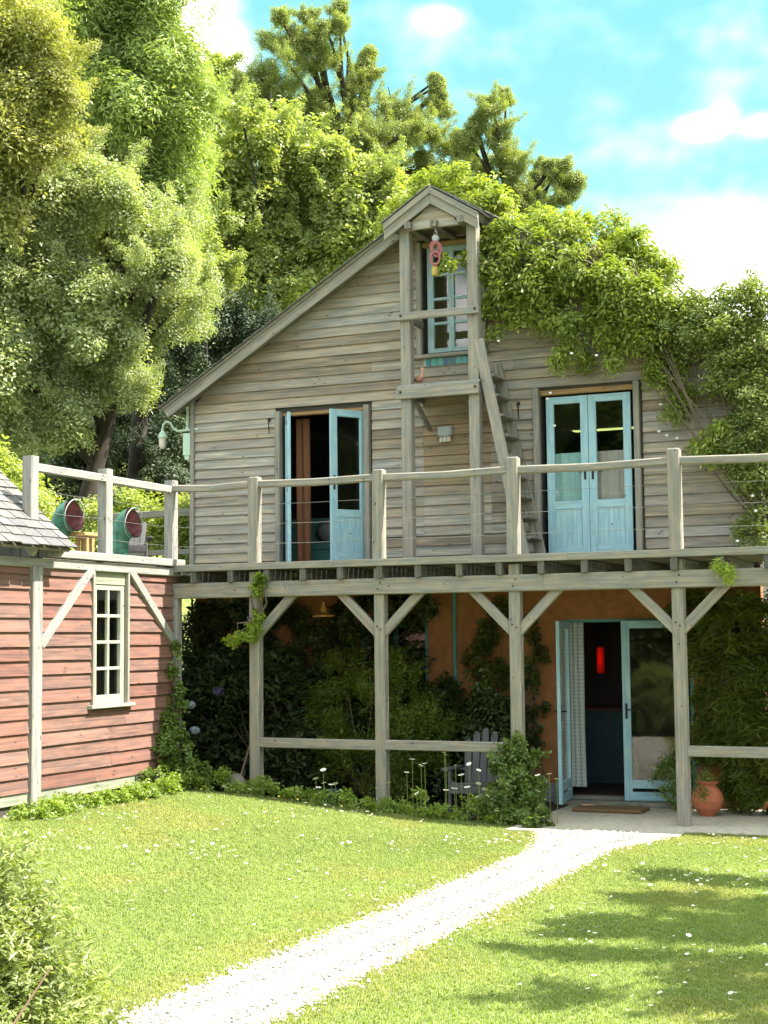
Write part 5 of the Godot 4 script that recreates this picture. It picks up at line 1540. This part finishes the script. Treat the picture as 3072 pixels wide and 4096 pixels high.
	var tr := climber("trailing_plant", "green plant trailing out of the terracotta urn", [Vector4(-3.40, 0.42, -1.02, 0.07), Vector4(-3.42, 0.31, -0.89, 0.045), Vector4(-3.40, 0.25, -0.85, 0.035)], fine, 2200, Color(0.134, 0.217, 0.031), Color(0.251, 0.341, 0.062), Vector3(-3.42, 0.3, -1.15), 0.7, 1.0)
	tr.set_meta("category", "plant")
	var bush := climber("myrtle_bush", "large leafy bush behind the rail between the two left posts", [Vector4(-7.85, 1.72, -1.15, 0.17), Vector4(-6.99, 1.6, -1.0, 0.19), Vector4(-7.36, 1.38, -0.95, 0.27), Vector4(-7.9, 1.2, -1.07, 0.27), Vector4(-6.92, 1.16, -0.94, 0.27), Vector4(-7.55, 0.87, -0.99, 0.32), Vector4(-7.01, 0.78, -0.86, 0.3), Vector4(-7.99, 0.75, -1.01, 0.26), Vector4(-6.66, 0.99, -1.03, 0.22), Vector4(-7.66, 0.43, -0.95, 0.29), Vector4(-7.05, 0.35, -0.81, 0.29), Vector4(-6.74, 0.55, -1.07, 0.26), Vector4(-8.2, 0.4, -1.0, 0.25), Vector4(-8.25, 0.9, -1.2, 0.25)], shoot, 1800, Color(.08, .12, .015), Color(.19, .24, .032), Vector3(-7.4, 0.0, -1.0), 1.2, 0.9)
	bush.set_meta("category", "shrub")
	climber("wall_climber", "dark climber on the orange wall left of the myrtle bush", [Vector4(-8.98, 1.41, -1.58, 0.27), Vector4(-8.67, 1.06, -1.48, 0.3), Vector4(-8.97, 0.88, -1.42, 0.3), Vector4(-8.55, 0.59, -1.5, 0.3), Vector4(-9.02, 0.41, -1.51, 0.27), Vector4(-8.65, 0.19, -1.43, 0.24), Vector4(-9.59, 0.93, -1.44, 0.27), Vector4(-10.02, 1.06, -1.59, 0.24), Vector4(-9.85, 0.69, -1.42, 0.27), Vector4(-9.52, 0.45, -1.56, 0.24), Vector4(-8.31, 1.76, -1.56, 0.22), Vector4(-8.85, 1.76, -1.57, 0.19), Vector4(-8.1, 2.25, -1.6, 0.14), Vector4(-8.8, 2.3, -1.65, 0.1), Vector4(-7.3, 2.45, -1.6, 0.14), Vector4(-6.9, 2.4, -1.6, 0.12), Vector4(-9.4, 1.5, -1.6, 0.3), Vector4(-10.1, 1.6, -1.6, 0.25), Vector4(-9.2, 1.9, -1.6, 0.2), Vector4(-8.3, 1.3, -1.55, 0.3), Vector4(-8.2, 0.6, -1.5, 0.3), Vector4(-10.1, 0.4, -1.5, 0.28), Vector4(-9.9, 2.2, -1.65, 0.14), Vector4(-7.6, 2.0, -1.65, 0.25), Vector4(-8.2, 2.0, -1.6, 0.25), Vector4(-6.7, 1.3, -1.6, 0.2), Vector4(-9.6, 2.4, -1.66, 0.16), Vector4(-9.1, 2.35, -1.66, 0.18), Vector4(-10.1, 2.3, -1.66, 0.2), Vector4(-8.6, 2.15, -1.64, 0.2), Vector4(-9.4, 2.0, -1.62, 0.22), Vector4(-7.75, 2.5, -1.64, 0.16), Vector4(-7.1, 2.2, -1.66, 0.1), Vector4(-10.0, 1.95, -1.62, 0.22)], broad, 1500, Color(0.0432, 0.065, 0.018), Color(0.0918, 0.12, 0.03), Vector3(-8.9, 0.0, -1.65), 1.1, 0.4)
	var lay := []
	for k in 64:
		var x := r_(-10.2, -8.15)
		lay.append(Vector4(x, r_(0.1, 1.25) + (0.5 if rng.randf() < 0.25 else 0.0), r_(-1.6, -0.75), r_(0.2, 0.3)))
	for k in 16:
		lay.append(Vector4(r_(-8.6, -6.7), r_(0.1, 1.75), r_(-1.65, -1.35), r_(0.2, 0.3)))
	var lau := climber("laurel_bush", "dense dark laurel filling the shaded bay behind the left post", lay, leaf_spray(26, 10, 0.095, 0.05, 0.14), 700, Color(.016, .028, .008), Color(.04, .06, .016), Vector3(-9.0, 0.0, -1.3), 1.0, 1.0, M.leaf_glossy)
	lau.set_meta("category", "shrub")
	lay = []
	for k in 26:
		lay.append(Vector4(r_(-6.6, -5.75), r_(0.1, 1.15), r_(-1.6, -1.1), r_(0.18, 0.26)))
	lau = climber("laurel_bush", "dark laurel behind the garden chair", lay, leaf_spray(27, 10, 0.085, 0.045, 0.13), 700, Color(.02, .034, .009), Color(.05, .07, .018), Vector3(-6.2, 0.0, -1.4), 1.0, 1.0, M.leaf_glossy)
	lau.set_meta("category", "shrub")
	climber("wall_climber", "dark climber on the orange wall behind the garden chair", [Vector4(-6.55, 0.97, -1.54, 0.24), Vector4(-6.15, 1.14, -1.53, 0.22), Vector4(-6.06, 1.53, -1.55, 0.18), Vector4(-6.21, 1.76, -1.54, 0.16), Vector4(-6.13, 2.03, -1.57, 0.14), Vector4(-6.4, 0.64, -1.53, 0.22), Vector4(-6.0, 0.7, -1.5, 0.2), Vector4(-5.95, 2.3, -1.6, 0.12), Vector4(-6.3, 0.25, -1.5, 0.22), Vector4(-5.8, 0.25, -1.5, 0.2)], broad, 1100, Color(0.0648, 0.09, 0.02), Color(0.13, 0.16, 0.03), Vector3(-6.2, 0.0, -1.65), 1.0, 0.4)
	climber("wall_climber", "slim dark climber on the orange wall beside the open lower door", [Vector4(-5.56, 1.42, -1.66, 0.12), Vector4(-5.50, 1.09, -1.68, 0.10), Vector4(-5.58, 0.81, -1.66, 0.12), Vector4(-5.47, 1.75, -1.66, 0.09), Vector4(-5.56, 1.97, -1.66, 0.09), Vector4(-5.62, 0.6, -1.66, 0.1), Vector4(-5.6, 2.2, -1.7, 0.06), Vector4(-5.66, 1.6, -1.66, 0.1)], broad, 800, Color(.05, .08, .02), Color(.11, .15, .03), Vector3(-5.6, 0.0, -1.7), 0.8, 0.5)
	# ivy on the corner post of the red outbuilding
	climber("ivy", "ivy climbing the corner post of the red outbuilding", [Vector4(-9.50, 1.62, 0.12, 0.06), Vector4(-9.48, 1.38, 0.10, 0.09), Vector4(-9.50, 1.16, 0.10, 0.13), Vector4(-9.46, 0.92, 0.12, 0.17), Vector4(-9.40, 0.68, 0.16, 0.22), Vector4(-9.28, 0.45, 0.25, 0.25), Vector4(-9.55, 0.72, 0.32, 0.15), Vector4(-9.52, 0.98, 0.26, 0.10), Vector4(-9.08, 0.38, 0.15, 0.17), Vector4(-9.40, 0.36, 0.7, 0.18), Vector4(-9.5, 1.9, 0.06, 0.05)], broad, 1200, Color(.10, .17, .03), Color(.21, .30, .06), Vector3(-9.45, 0.2, 0.05), 0.72, 0.9, M.leaf)
	climber("ivy", "bushy ivy smothering the foot of the post beside the garden chair", [Vector4(-5.24, 0.80, 0.07, 0.12), Vector4(-5.30, 0.62, 0.08, 0.17), Vector4(-5.16, 0.60, 0.08, 0.15), Vector4(-5.30, 0.40, 0.12, 0.19), Vector4(-5.10, 0.36, 0.14, 0.19), Vector4(-5.22, 0.17, 0.20, 0.22), Vector4(-4.98, 0.14, 0.30, 0.17), Vector4(-5.42, 0.15, 0.22, 0.17), Vector4(-4.86, 0.07, 0.48, 0.13), Vector4(-4.95, 0.72, 0.05, 0.05)], broad, 2300, Color(.10, .16, .04), Color(.22, .30, .08), Vector3(-5.2, 0.0, 0.06), 0.72, 0.9)
	climber("vine_shoot", "young vine shoots curling off the left balcony post", [Vector4(-8.62, 2.02, 0.10, 0.06), Vector4(-8.74, 1.97, 0.12, 0.05), Vector4(-8.42, 2.12, 0.07, 0.08), Vector4(-8.40, 2.25, 0.07, 0.06), Vector4(-8.40, 2.62, 0.10, 0.07), Vector4(-8.32, 2.70, 0.10, 0.06), Vector4(-8.37, 2.53, 0.10, 0.04), Vector4(-8.47, 2.02, 0.08, 0.05)], broad, 2600, Color(.17, .25, .03), Color(.33, .42, .06), Vector3(-8.44, 2.2, 0.03), 0.62, 1.0)
	climber("vine_shoot", "young vine shoot over the beam near the right end of the balcony", [Vector4(-2.98, 2.72, 0.10, 0.05), Vector4(-2.90, 2.68, 0.12, 0.05), Vector4(-2.86, 2.60, 0.12, 0.03)], slim, 3000, Color(0.335, 0.434, 0.0775), Color(0.5, 0.55, 0.155), Vector3(-2.95, 2.75, 0.0), 0.7, 1.0)
	# low border along the gallery and the red wall
	var lobes := []
	for k in 60:
		if k % 7 == 3 or k % 11 == 5: continue
		var t := k / 59.0
		var x := lerpf(-9.25, -4.95, t)
		lobes.append(Vector4(x, gy(x, 0.3) + 0.02 + r_(0, 0.05) + (0.12 if rng.randf() < 0.14 else 0.0), r_(0.08, 0.36), r_(0.04, 0.085)))
	for k in 46:
		var z := lerpf(0.4, 3.4, k / 45.0)
		var x := -9.25 + r_(-0.12, 0.16) + 0.10 * sin(z * 2.0)
		lobes.append(Vector4(x, gy(x, z) + 0.02 + r_(0, 0.05) + 0.08 * ss(1.6, 0.4, z), z, r_(0.05, 0.11)))
	var w := Node3D.new()
	w.name = "border_ground_cover"
	add_child(w, true)
	tag(w, "", "", "", "stuff")
	foliage(w, "foliage", lobes, leaf_spray(31, 9, 0.055, 0.042, 0.085), M.leaf, 1900, Color(0.167, 0.248, 0.0465), Color(0.368, 0.48, 0.093), 0.8, 1.0, false)
	# pale lilac hydrangea heads in the dark bay
	for p in [[-9.36, 1.22, -0.02, 0.045, 0], [-9.28, 0.92, 0.02, 0.045, 1], [-9.25, 1.36, -0.5, 0.06, 2]]:
		var q := thing("hydrangea_head", ["pale hydrangea head highest on the ivy-clad corner post", "pale blue hydrangea head low beside the ivy-clad corner post", "violet hydrangea head in the dark bay left of the first post"][p[4]], "flower", Vector3(p[0], p[1], p[2]), "")
		var bl := []
		var tint := []
		for k in 60:
			var d := rand_dir()
			var x := d.cross(Vector3(0.3, 0.8, 0.5)).normalized()
			bl.append(Transform3D(Basis(x, d, x.cross(d)), d * p[3] * Vector3(1, 0.7, 1)))
			tint.append([Color(.30, .33, .40), Color(.26, .30, .38), Color(.05, .03, .14)][p[4]].lerp(Color(.4, .42, .4), rng.randf() * 0.3))
		scatter(q, "florets", leaf_spray(33, 4, 0.03, 0.03, 0.004), M.petal, bl, tint)
	# tall ox-eye daisies
	var stem_m := mb(false)
	stem_m.tube([Vector3(0, 0, 0), Vector3(0.01, 0.5, 0.01), Vector3(0, 1, 0)], [0.004, 0.003, 0.003], 5)
	var stem_mesh := stem_m.mesh()
	var pm := mb(false)
	for k in 11:
		var a := TAU * k / 11
		var d := Vector3(cos(a), 0, sin(a))
		var s := Vector3(-sin(a), 0, cos(a))
		pm.face(d * 0.008 + s * 0.004, d * 0.032 + s * 0.0075 + Vector3.UP * 0.002, d * 0.032 - s * 0.0075 + Vector3.UP * 0.002, d * 0.008 - s * 0.004, Vector3.DOWN, d)
	var petal_mesh := pm.mesh()
	var dm := mb(false)
	dm.lathe([Vector2(0.0, -0.003), Vector2(0.010, 0.0), Vector2(0.008, 0.005), Vector2(0, 0.007)], 9)
	var disc_mesh := dm.mesh()
	var stem_mat := mat(lin(.16, .20, .05), 0.7)
	var disc_mat := mat(lin(.6, .42, .03), 0.7)
	var tall := [[-7.52, .42, .3], [-7.45, .52, .28], [-7.42, .38, .34], [-7.36, .36, .3], [-7.5, .33, .36], [-7.38, .30, .32], [-7.30, .37, .3], [-7.75, .27, .35], [-6.62, .40, .3], [-6.75, .33, .35], [-6.42, .52, .3], [-6.35, .66, .25], [-6.02, .74, .25], [-5.97, .72, .25], [-6.22, .62, .3], [-6.26, .60, .3],
		[-5.86, .60, .2], [-5.80, .50, .2], [-5.74, .62, .2], [-5.70, .38, .3], [-5.88, .36, .3], [-5.95, .34, .3], [-5.58, .42, .3], [-5.62, .56, .25], [-5.5, .36, .3], [-5.46, .30, .35], [-4.92, .52, .2], [-4.84, .53, .15], [-4.78, .48, .15], [-4.94, .36, .3], [-4.98, .28, .35], [-4.88, .20, .45], [-4.75, .12, .55], [-5.6, .28, .35], [-5.3, .16, .5], [-6.3, .3, .36], [-8.6, .28, .5], [-8.3, .25, .5]]
	for t in tall:
		var base := gy(t[0], t[2])
		var q := thing("oxeye_daisy", "tall white ox-eye daisy on a thin stem along the balcony border", "flower", Vector3(t[0] + r_(-.03, .03), base, t[2]), "ox-eye daisies along the border")
		var h: float = maxf(0.08, t[1] - base)
		var tilt := Basis(Vector3(r_(-1, 1), 0, r_(-1, 1)).normalized(), r_(0.1, 0.7))
		put_mesh(q, "stem", stem_mesh, stem_mat).scale = Vector3(1, h, 1)
		var pt := put_mesh(q, "petals", petal_mesh, M.white)
		var s := r_(0.8, 1.15)
		pt.transform = Transform3D(tilt.scaled(Vector3(s, s, s)), Vector3(0, h, 0))
		put_mesh(q, "disc", disc_mesh, disc_mat).transform = Transform3D(tilt, Vector3(0, h + 0.002, 0))
	# bushy shrub close to the viewer at lower left
	var o := thing("foreground_shrub", "fine-leaved hebe-like shrub in the lower left foreground", "shrub", Vector3.ZERO)
	var m := mb()
	var c0 := Vector3(-3.90, 0.0, 11.28)
	var where := []
	var tints := []
	for k in 640:
		var d := rand_dir()
		d.y = absf(d.y) * 0.95 + 0.05
		d = d.normalized()
		var e := c0 + Vector3(d.x * 0.78, 0.10 + d.y * 1.36, d.z * 0.78) * (0.62 + 0.38 * pow(rng.randf(), 0.4))
		var s := c0 + Vector3(d.x * 0.12, 0.05, d.z * 0.12)
		var mid := s.lerp(e, 0.5) + Vector3(d.x * 0.08, -0.05, d.z * 0.08)
		m.tube([s, mid, s.lerp(e, 0.93) + rand_dir() * 0.03], [0.010, 0.005, 0.0015], 5, false)
		for j in 22:
			var t := 0.40 + 0.60 * j / 21.0
			var p := s.lerp(mid, t).lerp(mid.lerp(e, t), t)
			var up := ((e - mid).normalized() + rand_dir() * 0.25 + Vector3.UP * 0.3).normalized()
			var x := up.cross(rand_dir()).normalized()
			var sc := r_(0.7, 1.1)
			where.append(Transform3D(Basis(x, up, x.cross(up)).scaled(Vector3(sc, sc, sc)), p + rand_dir() * 0.065))
			tints.append(Color(.17, .215, .075).lerp(Color(.42, .475, .18), pow(rng.randf(), 1.2)))
	put(o, "branch", m, M.twig)
	scatter(o, "foliage", leaf_spray(41, 26, 0.042, 0.014, 0.060, -0.4, 1.3), M.leaf, where, tints)
	for q in [[Vector3(-3.95, 0.42, 11.9), Vector3(-3.72, 0.55, 12.02), Vector3(-3.5, 0.72, 11.9)], [Vector3(-3.3, 0.45, 11.9), Vector3(-3.22, 0.6, 11.7), Vector3(-3.1, 0.9, 11.5)]]:
		m = mb()
		m.tube(q, [0.009, 0.006, 0.003], 5)
		put(o, "bare_twig", m, M.twig)

# ---------------------------------------------------------------- lawn
func in_view(x: float, z: float, spare := 0.07) -> bool:
	var a := atan2(x, 15.83 - z)
	return a > -0.66 - spare and a < -0.145 + spare

func build_lawn() -> void:
	noise.seed = 3
	noise.frequency = 0.5
	noise.fractal_octaves = 2
	var g := RandomNumberGenerator.new()
	g.seed = 55
	var st := SurfaceTool.new()
	st.begin(Mesh.PRIMITIVE_TRIANGLES)
	for k in 12:
		var a := g.randf() * TAU
		var p := Vector3(g.randf_range(-1, 1), 0, g.randf_range(-1, 1)) * 0.022
		var h := g.randf_range(0.014, 0.028)
		var lean := Vector3(cos(a), 0, sin(a)) * h * g.randf_range(0.2, 0.9)
		var s := Vector3(-sin(a), 0, cos(a)) * 0.0021
		var tip := p + lean + Vector3.UP * h
		var mid := p + lean * 0.35 + Vector3.UP * h * 0.6
		var nor := (Vector3.UP * 0.8 + Vector3(cos(a), 0, sin(a)) * 0.5).normalized()
		for t in [[p - s, p + s, mid + s * 0.8], [p - s, mid + s * 0.8, mid - s * 0.8], [mid - s * 0.8, mid + s * 0.8, tip]]:
			var up_side: bool = (t[1] - t[0]).cross(t[2] - t[0]).dot(nor) > 0.0
			for q in ([t[0], t[2], t[1]] if up_side else t):
				st.set_normal(nor)
				st.add_vertex(q)
	var tuft := st.commit()
	var where := []
	var tints := []
	var n2 := FastNoiseLite.new()
	n2.seed = 9
	n2.frequency = 0.35
	n2.fractal_octaves = 3
	var z := 0.15
	while z < 10.4:
		var step := 0.030 + 0.002 * maxf(0.0, 6.0 - z) * 0.2
		var x := -9.35
		while x < -0.6:
			var px := x + r_(-.02, .02)
			var pz := z + r_(-.02, .02)
			x += step
			if not in_view(px, pz): continue
			if pz < 0.84 and px > -5.15 and px < -3.3: continue
			if pz < 0.40: continue
			var edge := absf(px - path_c(pz)) - path_h(pz)
			var ragged := 0.10 * noise.get_noise_2d(px * 3.0, pz * 3.0)
			if pz > 0.5 and edge < ragged - 0.02 and rng.randf() > 0.03: continue
			if pz > 0.5 and edge < 0.10 + ragged and rng.randf() < 0.35: continue
			var s := r_(0.7, 1.25)
			where.append(Transform3D(Basis(Vector3.UP, rng.randf() * TAU).scaled(Vector3(s, s * r_(0.8, 1.2), s)), Vector3(px, gy(px, pz) - 0.006, pz)))
			var v := n2.get_noise_2d(px, pz) * 0.5 + 0.5
			var c := Color(.285, .35, .135).lerp(Color(.435, .49, .215), clampf(v + r_(-.3, .3), 0, 1))
			var dry := ss(0.75, 0.05, edge) * clampf(0.55 + n2.get_noise_2d(px * 3.0 + 40, pz * 3.0), 0, 1)
			dry = maxf(dry, 0.7 * ss(0.15, 0.45, n2.get_noise_2d(px * 1.3 + 90.0, pz * 1.3)))
			tints.append(c.lerp(Color(.50, .41, .19), dry * r_(0.3, 0.9)))
		z += step
	tag(scatter(self, "grass", tuft, M.blade, where, tints), "", "", "", "stuff")
	# loose pale stones, thick on the path and scattered along its edges
	where = []
	tints = []
	var pb := mb(false)
	pb.ball(Vector3.ZERO, Vector3(0.013, 0.008, 0.011), 6, 4)
	for k in 13000:
		var zz := r_(0.6, 10.5)
		var side := rng.randf() < 0.5
		var xx := path_c(zz) + r_(-1, 1) * path_h(zz)
		if side:
			xx = path_c(zz) + (1.0 if rng.randf() < 0.5 else -1.0) * (path_h(zz) + absf(rng.randfn()) * 0.075 - 0.03)
		var s := r_(0.4, 1.25)
		where.append(Transform3D(Basis(rand_dir(), rng.randf() * TAU).scaled(Vector3(s, s, s)), Vector3(xx, gy(xx, zz) + 0.006 + (0.012 if absf(xx - path_c(zz)) < path_h(zz) * 0.7 else 0.0), zz)))
		tints.append(Color(.34, .30, .24).lerp(Color(.66, .62, .55), rng.randf()))
	tag(scatter(self, "loose_gravel", pb.mesh(), M.stone_bits, where, tints), "", "", "", "stuff")
	# daisies
	var dm := SurfaceTool.new()
	dm.begin(Mesh.PRIMITIVE_TRIANGLES)
	for k in 8:
		var a := TAU * k / 8
		var b := a + TAU / 8
		for q in [[Vector3(0, 0.002, 0), Color(.6, .45, .08)], [Vector3(cos(a), 0, sin(a)) * 0.016, Color(.8, .8, .78)], [Vector3(cos(b), 0, sin(b)) * 0.016, Color(.8, .8, .78)]]:
			dm.set_normal(Vector3.UP)
			dm.set_color(q[1])
			dm.add_vertex(q[0])
	var daisy := dm.commit()
	var n := 0
	var centres := []
	for k in 46:
		centres.append(Vector2(r_(-9.2, -1.2), 0.5 + 9.0 * pow(rng.randf(), 1.7)))
	while n < 285:
		var c: Vector2 = centres[rng.randi_range(0, centres.size() - 1)]
		var p := c + Vector2(rng.randfn() * 0.30, rng.randfn() * 0.22)
		if not in_view(p.x, p.y, 0.0) or p.y < 0.5 or p.y > 10.0: continue
		if absf(p.x - path_c(p.y)) < path_h(p.y) + 0.2: continue
		if p.x > -5.5 and p.x < -3.3 and p.y < 0.95: continue
		if p.distance_to(Vector2(-3.8, 11.3)) < 0.9: continue
		var o := MeshInstance3D.new()
		o.name = numbered(self, "lawn_daisy")
		o.mesh = daisy
		o.material_override = M.petal
		add_child(o, true)
		var s := r_(0.7, 1.3)
		o.transform = Transform3D(Basis(Vector3(r_(-1, 1), 0, r_(-1, 1)).normalized(), r_(0, 0.5)).scaled(Vector3(s, s, s)), Vector3(p.x, gy(p.x, p.y) + r_(0.03, 0.05), p.y))
		tag(o, "tiny white daisy open in the sunny lawn grass", "flower", "daisies in the lawn")
		n += 1
	where = []
	tints = []
	while where.size() < 420:
		var c: Vector2 = centres[rng.randi_range(0, centres.size() - 1)]
		var p := c + Vector2(rng.randfn() * 0.7, rng.randfn() * 0.5)
		if p.y < 0.5 or p.y > 10.4 or p.x > -0.6: continue
		if absf(p.x - path_c(p.y)) < path_h(p.y) + 0.2 or (p.x > -5.2 and p.x < -3.3 and p.y < 0.95): continue
		var s := r_(0.45, 0.8)
		where.append(Transform3D(Basis(Vector3(r_(-1, 1), 0, r_(-1, 1)).normalized(), r_(0, 0.6)).scaled(Vector3(s, s, s)), Vector3(p.x, gy(p.x, p.y) + r_(0.022, 0.035), p.y)))
		tints.append(Color.WHITE)
	tag(scatter(self, "lawn_daisies", daisy, M.petal, where, tints), "", "", "", "stuff")
	for k in 18:
		var p := Vector2(r_(-8.9, -7.0), r_(0.6, 2.4))
		var o := MeshInstance3D.new()
		o.name = numbered(self, "buttercup")
		var bm := mb(false)
		bm.lathe([Vector2(0, 0), Vector2(0.008, 0.001), Vector2(0.014, 0.009)], 7)
		o.mesh = bm.mesh()
		o.material_override = mat(lin(.75, .55, .02), 0.4)
		add_child(o, true)
		o.position = Vector3(p.x, gy(p.x, p.y) + r_(0.04, 0.07), p.y)
		tag(o, "yellow buttercup in the grass near the red outbuilding", "flower", "buttercups near the outbuilding")

# ---------------------------------------------------------------- sky
func sky_image() -> ImageTexture:
	var w := 2048
	var h := 1024
	var n := FastNoiseLite.new()
	n.seed = 14
	n.noise_type = FastNoiseLite.TYPE_SIMPLEX_SMOOTH
	n.frequency = 1.0
	n.fractal_octaves = 5
	n.fractal_gain = 0.55
	var data := PackedFloat32Array()
	data.resize(w * h * 3)
	# cloud banks: azimuth, elevation, half widths (degrees), strength
	var banks := [[-30.6, 22.4, 1.5, 2.4, 1.0], [-29.3, 21.2, 0.9, 1.0, 0.6], [-20.9, 22.9, 1.0, 0.42, 0.7], [-10.8, 18.6, 0.95, 0.42, 0.75], [-9.9, 19.0, 0.5, 0.4, 0.4], [-8.7, 18.5, 0.7, 0.35, 0.55], [-9.0, 11.4, 7.0, 2.6, 1.2], [-10.5, 14.6, 3.0, 1.1, 0.4], [-9.0, 21.0, 2.0, 1.2, 0.10], [-13.0, 17.6, 2.0, 0.5, 0.12]]
	for y in h:
		var el := (0.5 - (y + 0.5) / h) * PI
		var dy := sin(el)
		var r := cos(el)
		for x in w:
			var i := (y * w + x) * 3
			if dy < -0.02:
				data[i] = 0.16; data[i + 1] = 0.18; data[i + 2] = 0.10
				continue
			var az := wrapf((x + 0.5) / w * TAU, -PI, PI)
			var d := Vector3(r * sin(az), dy, -r * cos(az))
			var q := d / (dy + 0.35) * 1.25
			var f := n.get_noise_3d(q.x * 2.0, 3.0, q.z * 2.0)
			var fine := 0.55 * n.get_noise_3d(d.x * 9.0, d.y * 34.0, d.z * 9.0) + 0.6 * n.get_noise_3d(d.x * 26.0, d.y * 42.0, d.z * 26.0)
			var c := f * 1.25 + fine * 0.22
			var ad := rad_to_deg(az)
			var ed := rad_to_deg(el)
			var here := 0.0
			var near_ := exp(-pow((ad + 20.0) / 22.0, 4.0) - pow((ed - 18.0) / 11.0, 4.0))
			for b in banks:
				var t: float = pow((ad - b[0]) / b[2], 2.0) + pow((ed - b[1]) / b[3], 2.0)
				if t < 9.0:
					here += b[4] * exp(-t)
			c = lerpf(c + 0.10, fine * 0.36 - 0.20 + here * 1.1, clampf(near_ * 1.3, 0, 1))
			var cover := lerpf(ss(-0.12, 0.55, c), 0.75 * ss(-0.28, 0.95, c) + 0.25 * ss(0.1, 0.7, c), clampf(near_ * 1.3, 0, 1))
			cover = maxf(cover, 0.85 * ss(0.17, 0.02, dy))
			var top := Vector3(0.066, 0.176, 0.19).lerp(Vector3(0.105, 0.20, 0.205), ss(0.42, 0.15, dy))
			var v := top.lerp(Vector3(1.0, 1.0, 1.0), cover)
			data[i] = v.x; data[i + 1] = v.y; data[i + 2] = v.z
	return ImageTexture.create_from_image(Image.create_from_data(w, h, false, Image.FORMAT_RGBF, data.to_byte_array()))

func _ready() -> void:
	rng.seed = 20240611
	var cam := Camera3D.new()
	cam.name = "camera"
	cam.position = Vector3(0, 2.0, 15.826)
	cam.basis = Basis(Vector3.UP, 0.405377) * Basis(Vector3.RIGHT, 0.0835484) * Basis(Vector3.BACK, -0.0099712)
	cam.fov = 37.58
	cam.near = 0.05
	cam.far = 1500.0
	add_child(cam)
	var env := Environment.new()
	env.background_mode = Environment.BG_SKY
	var sky := Sky.new()
	var pano := PanoramaSkyMaterial.new()
	pano.panorama = sky_image()
	sky.sky_material = pano
	env.sky = sky
	env.background_energy_multiplier = 1.25
	env.tonemap_mode = Environment.TONE_MAPPER_LINEAR
	env.tonemap_exposure = 4.2
	env.sdfgi_enabled = true
	env.ssao_enabled = true
	env.ssil_enabled = true
	var we := WorldEnvironment.new()
	we.name = "world_environment"
	we.environment = env
	add_child(we)
	var sun := DirectionalLight3D.new()
	sun.name = "sun"
	sun.light_energy = 1.25
	sun.light_angular_distance = 0.5
	sun.light_color = Color(1.0, 0.97, 0.92)
	sun.shadow_enabled = true
	sun.basis = Basis.looking_at(Vector3(-0.75, -1.0, 0.165))
	add_child(sun)
	make_materials()
	build_ground()
	build_house()
	build_gallery()
	build_shed()
	build_hoist()
	build_trees()
	build_plants()
	build_lawn()
	build_props()
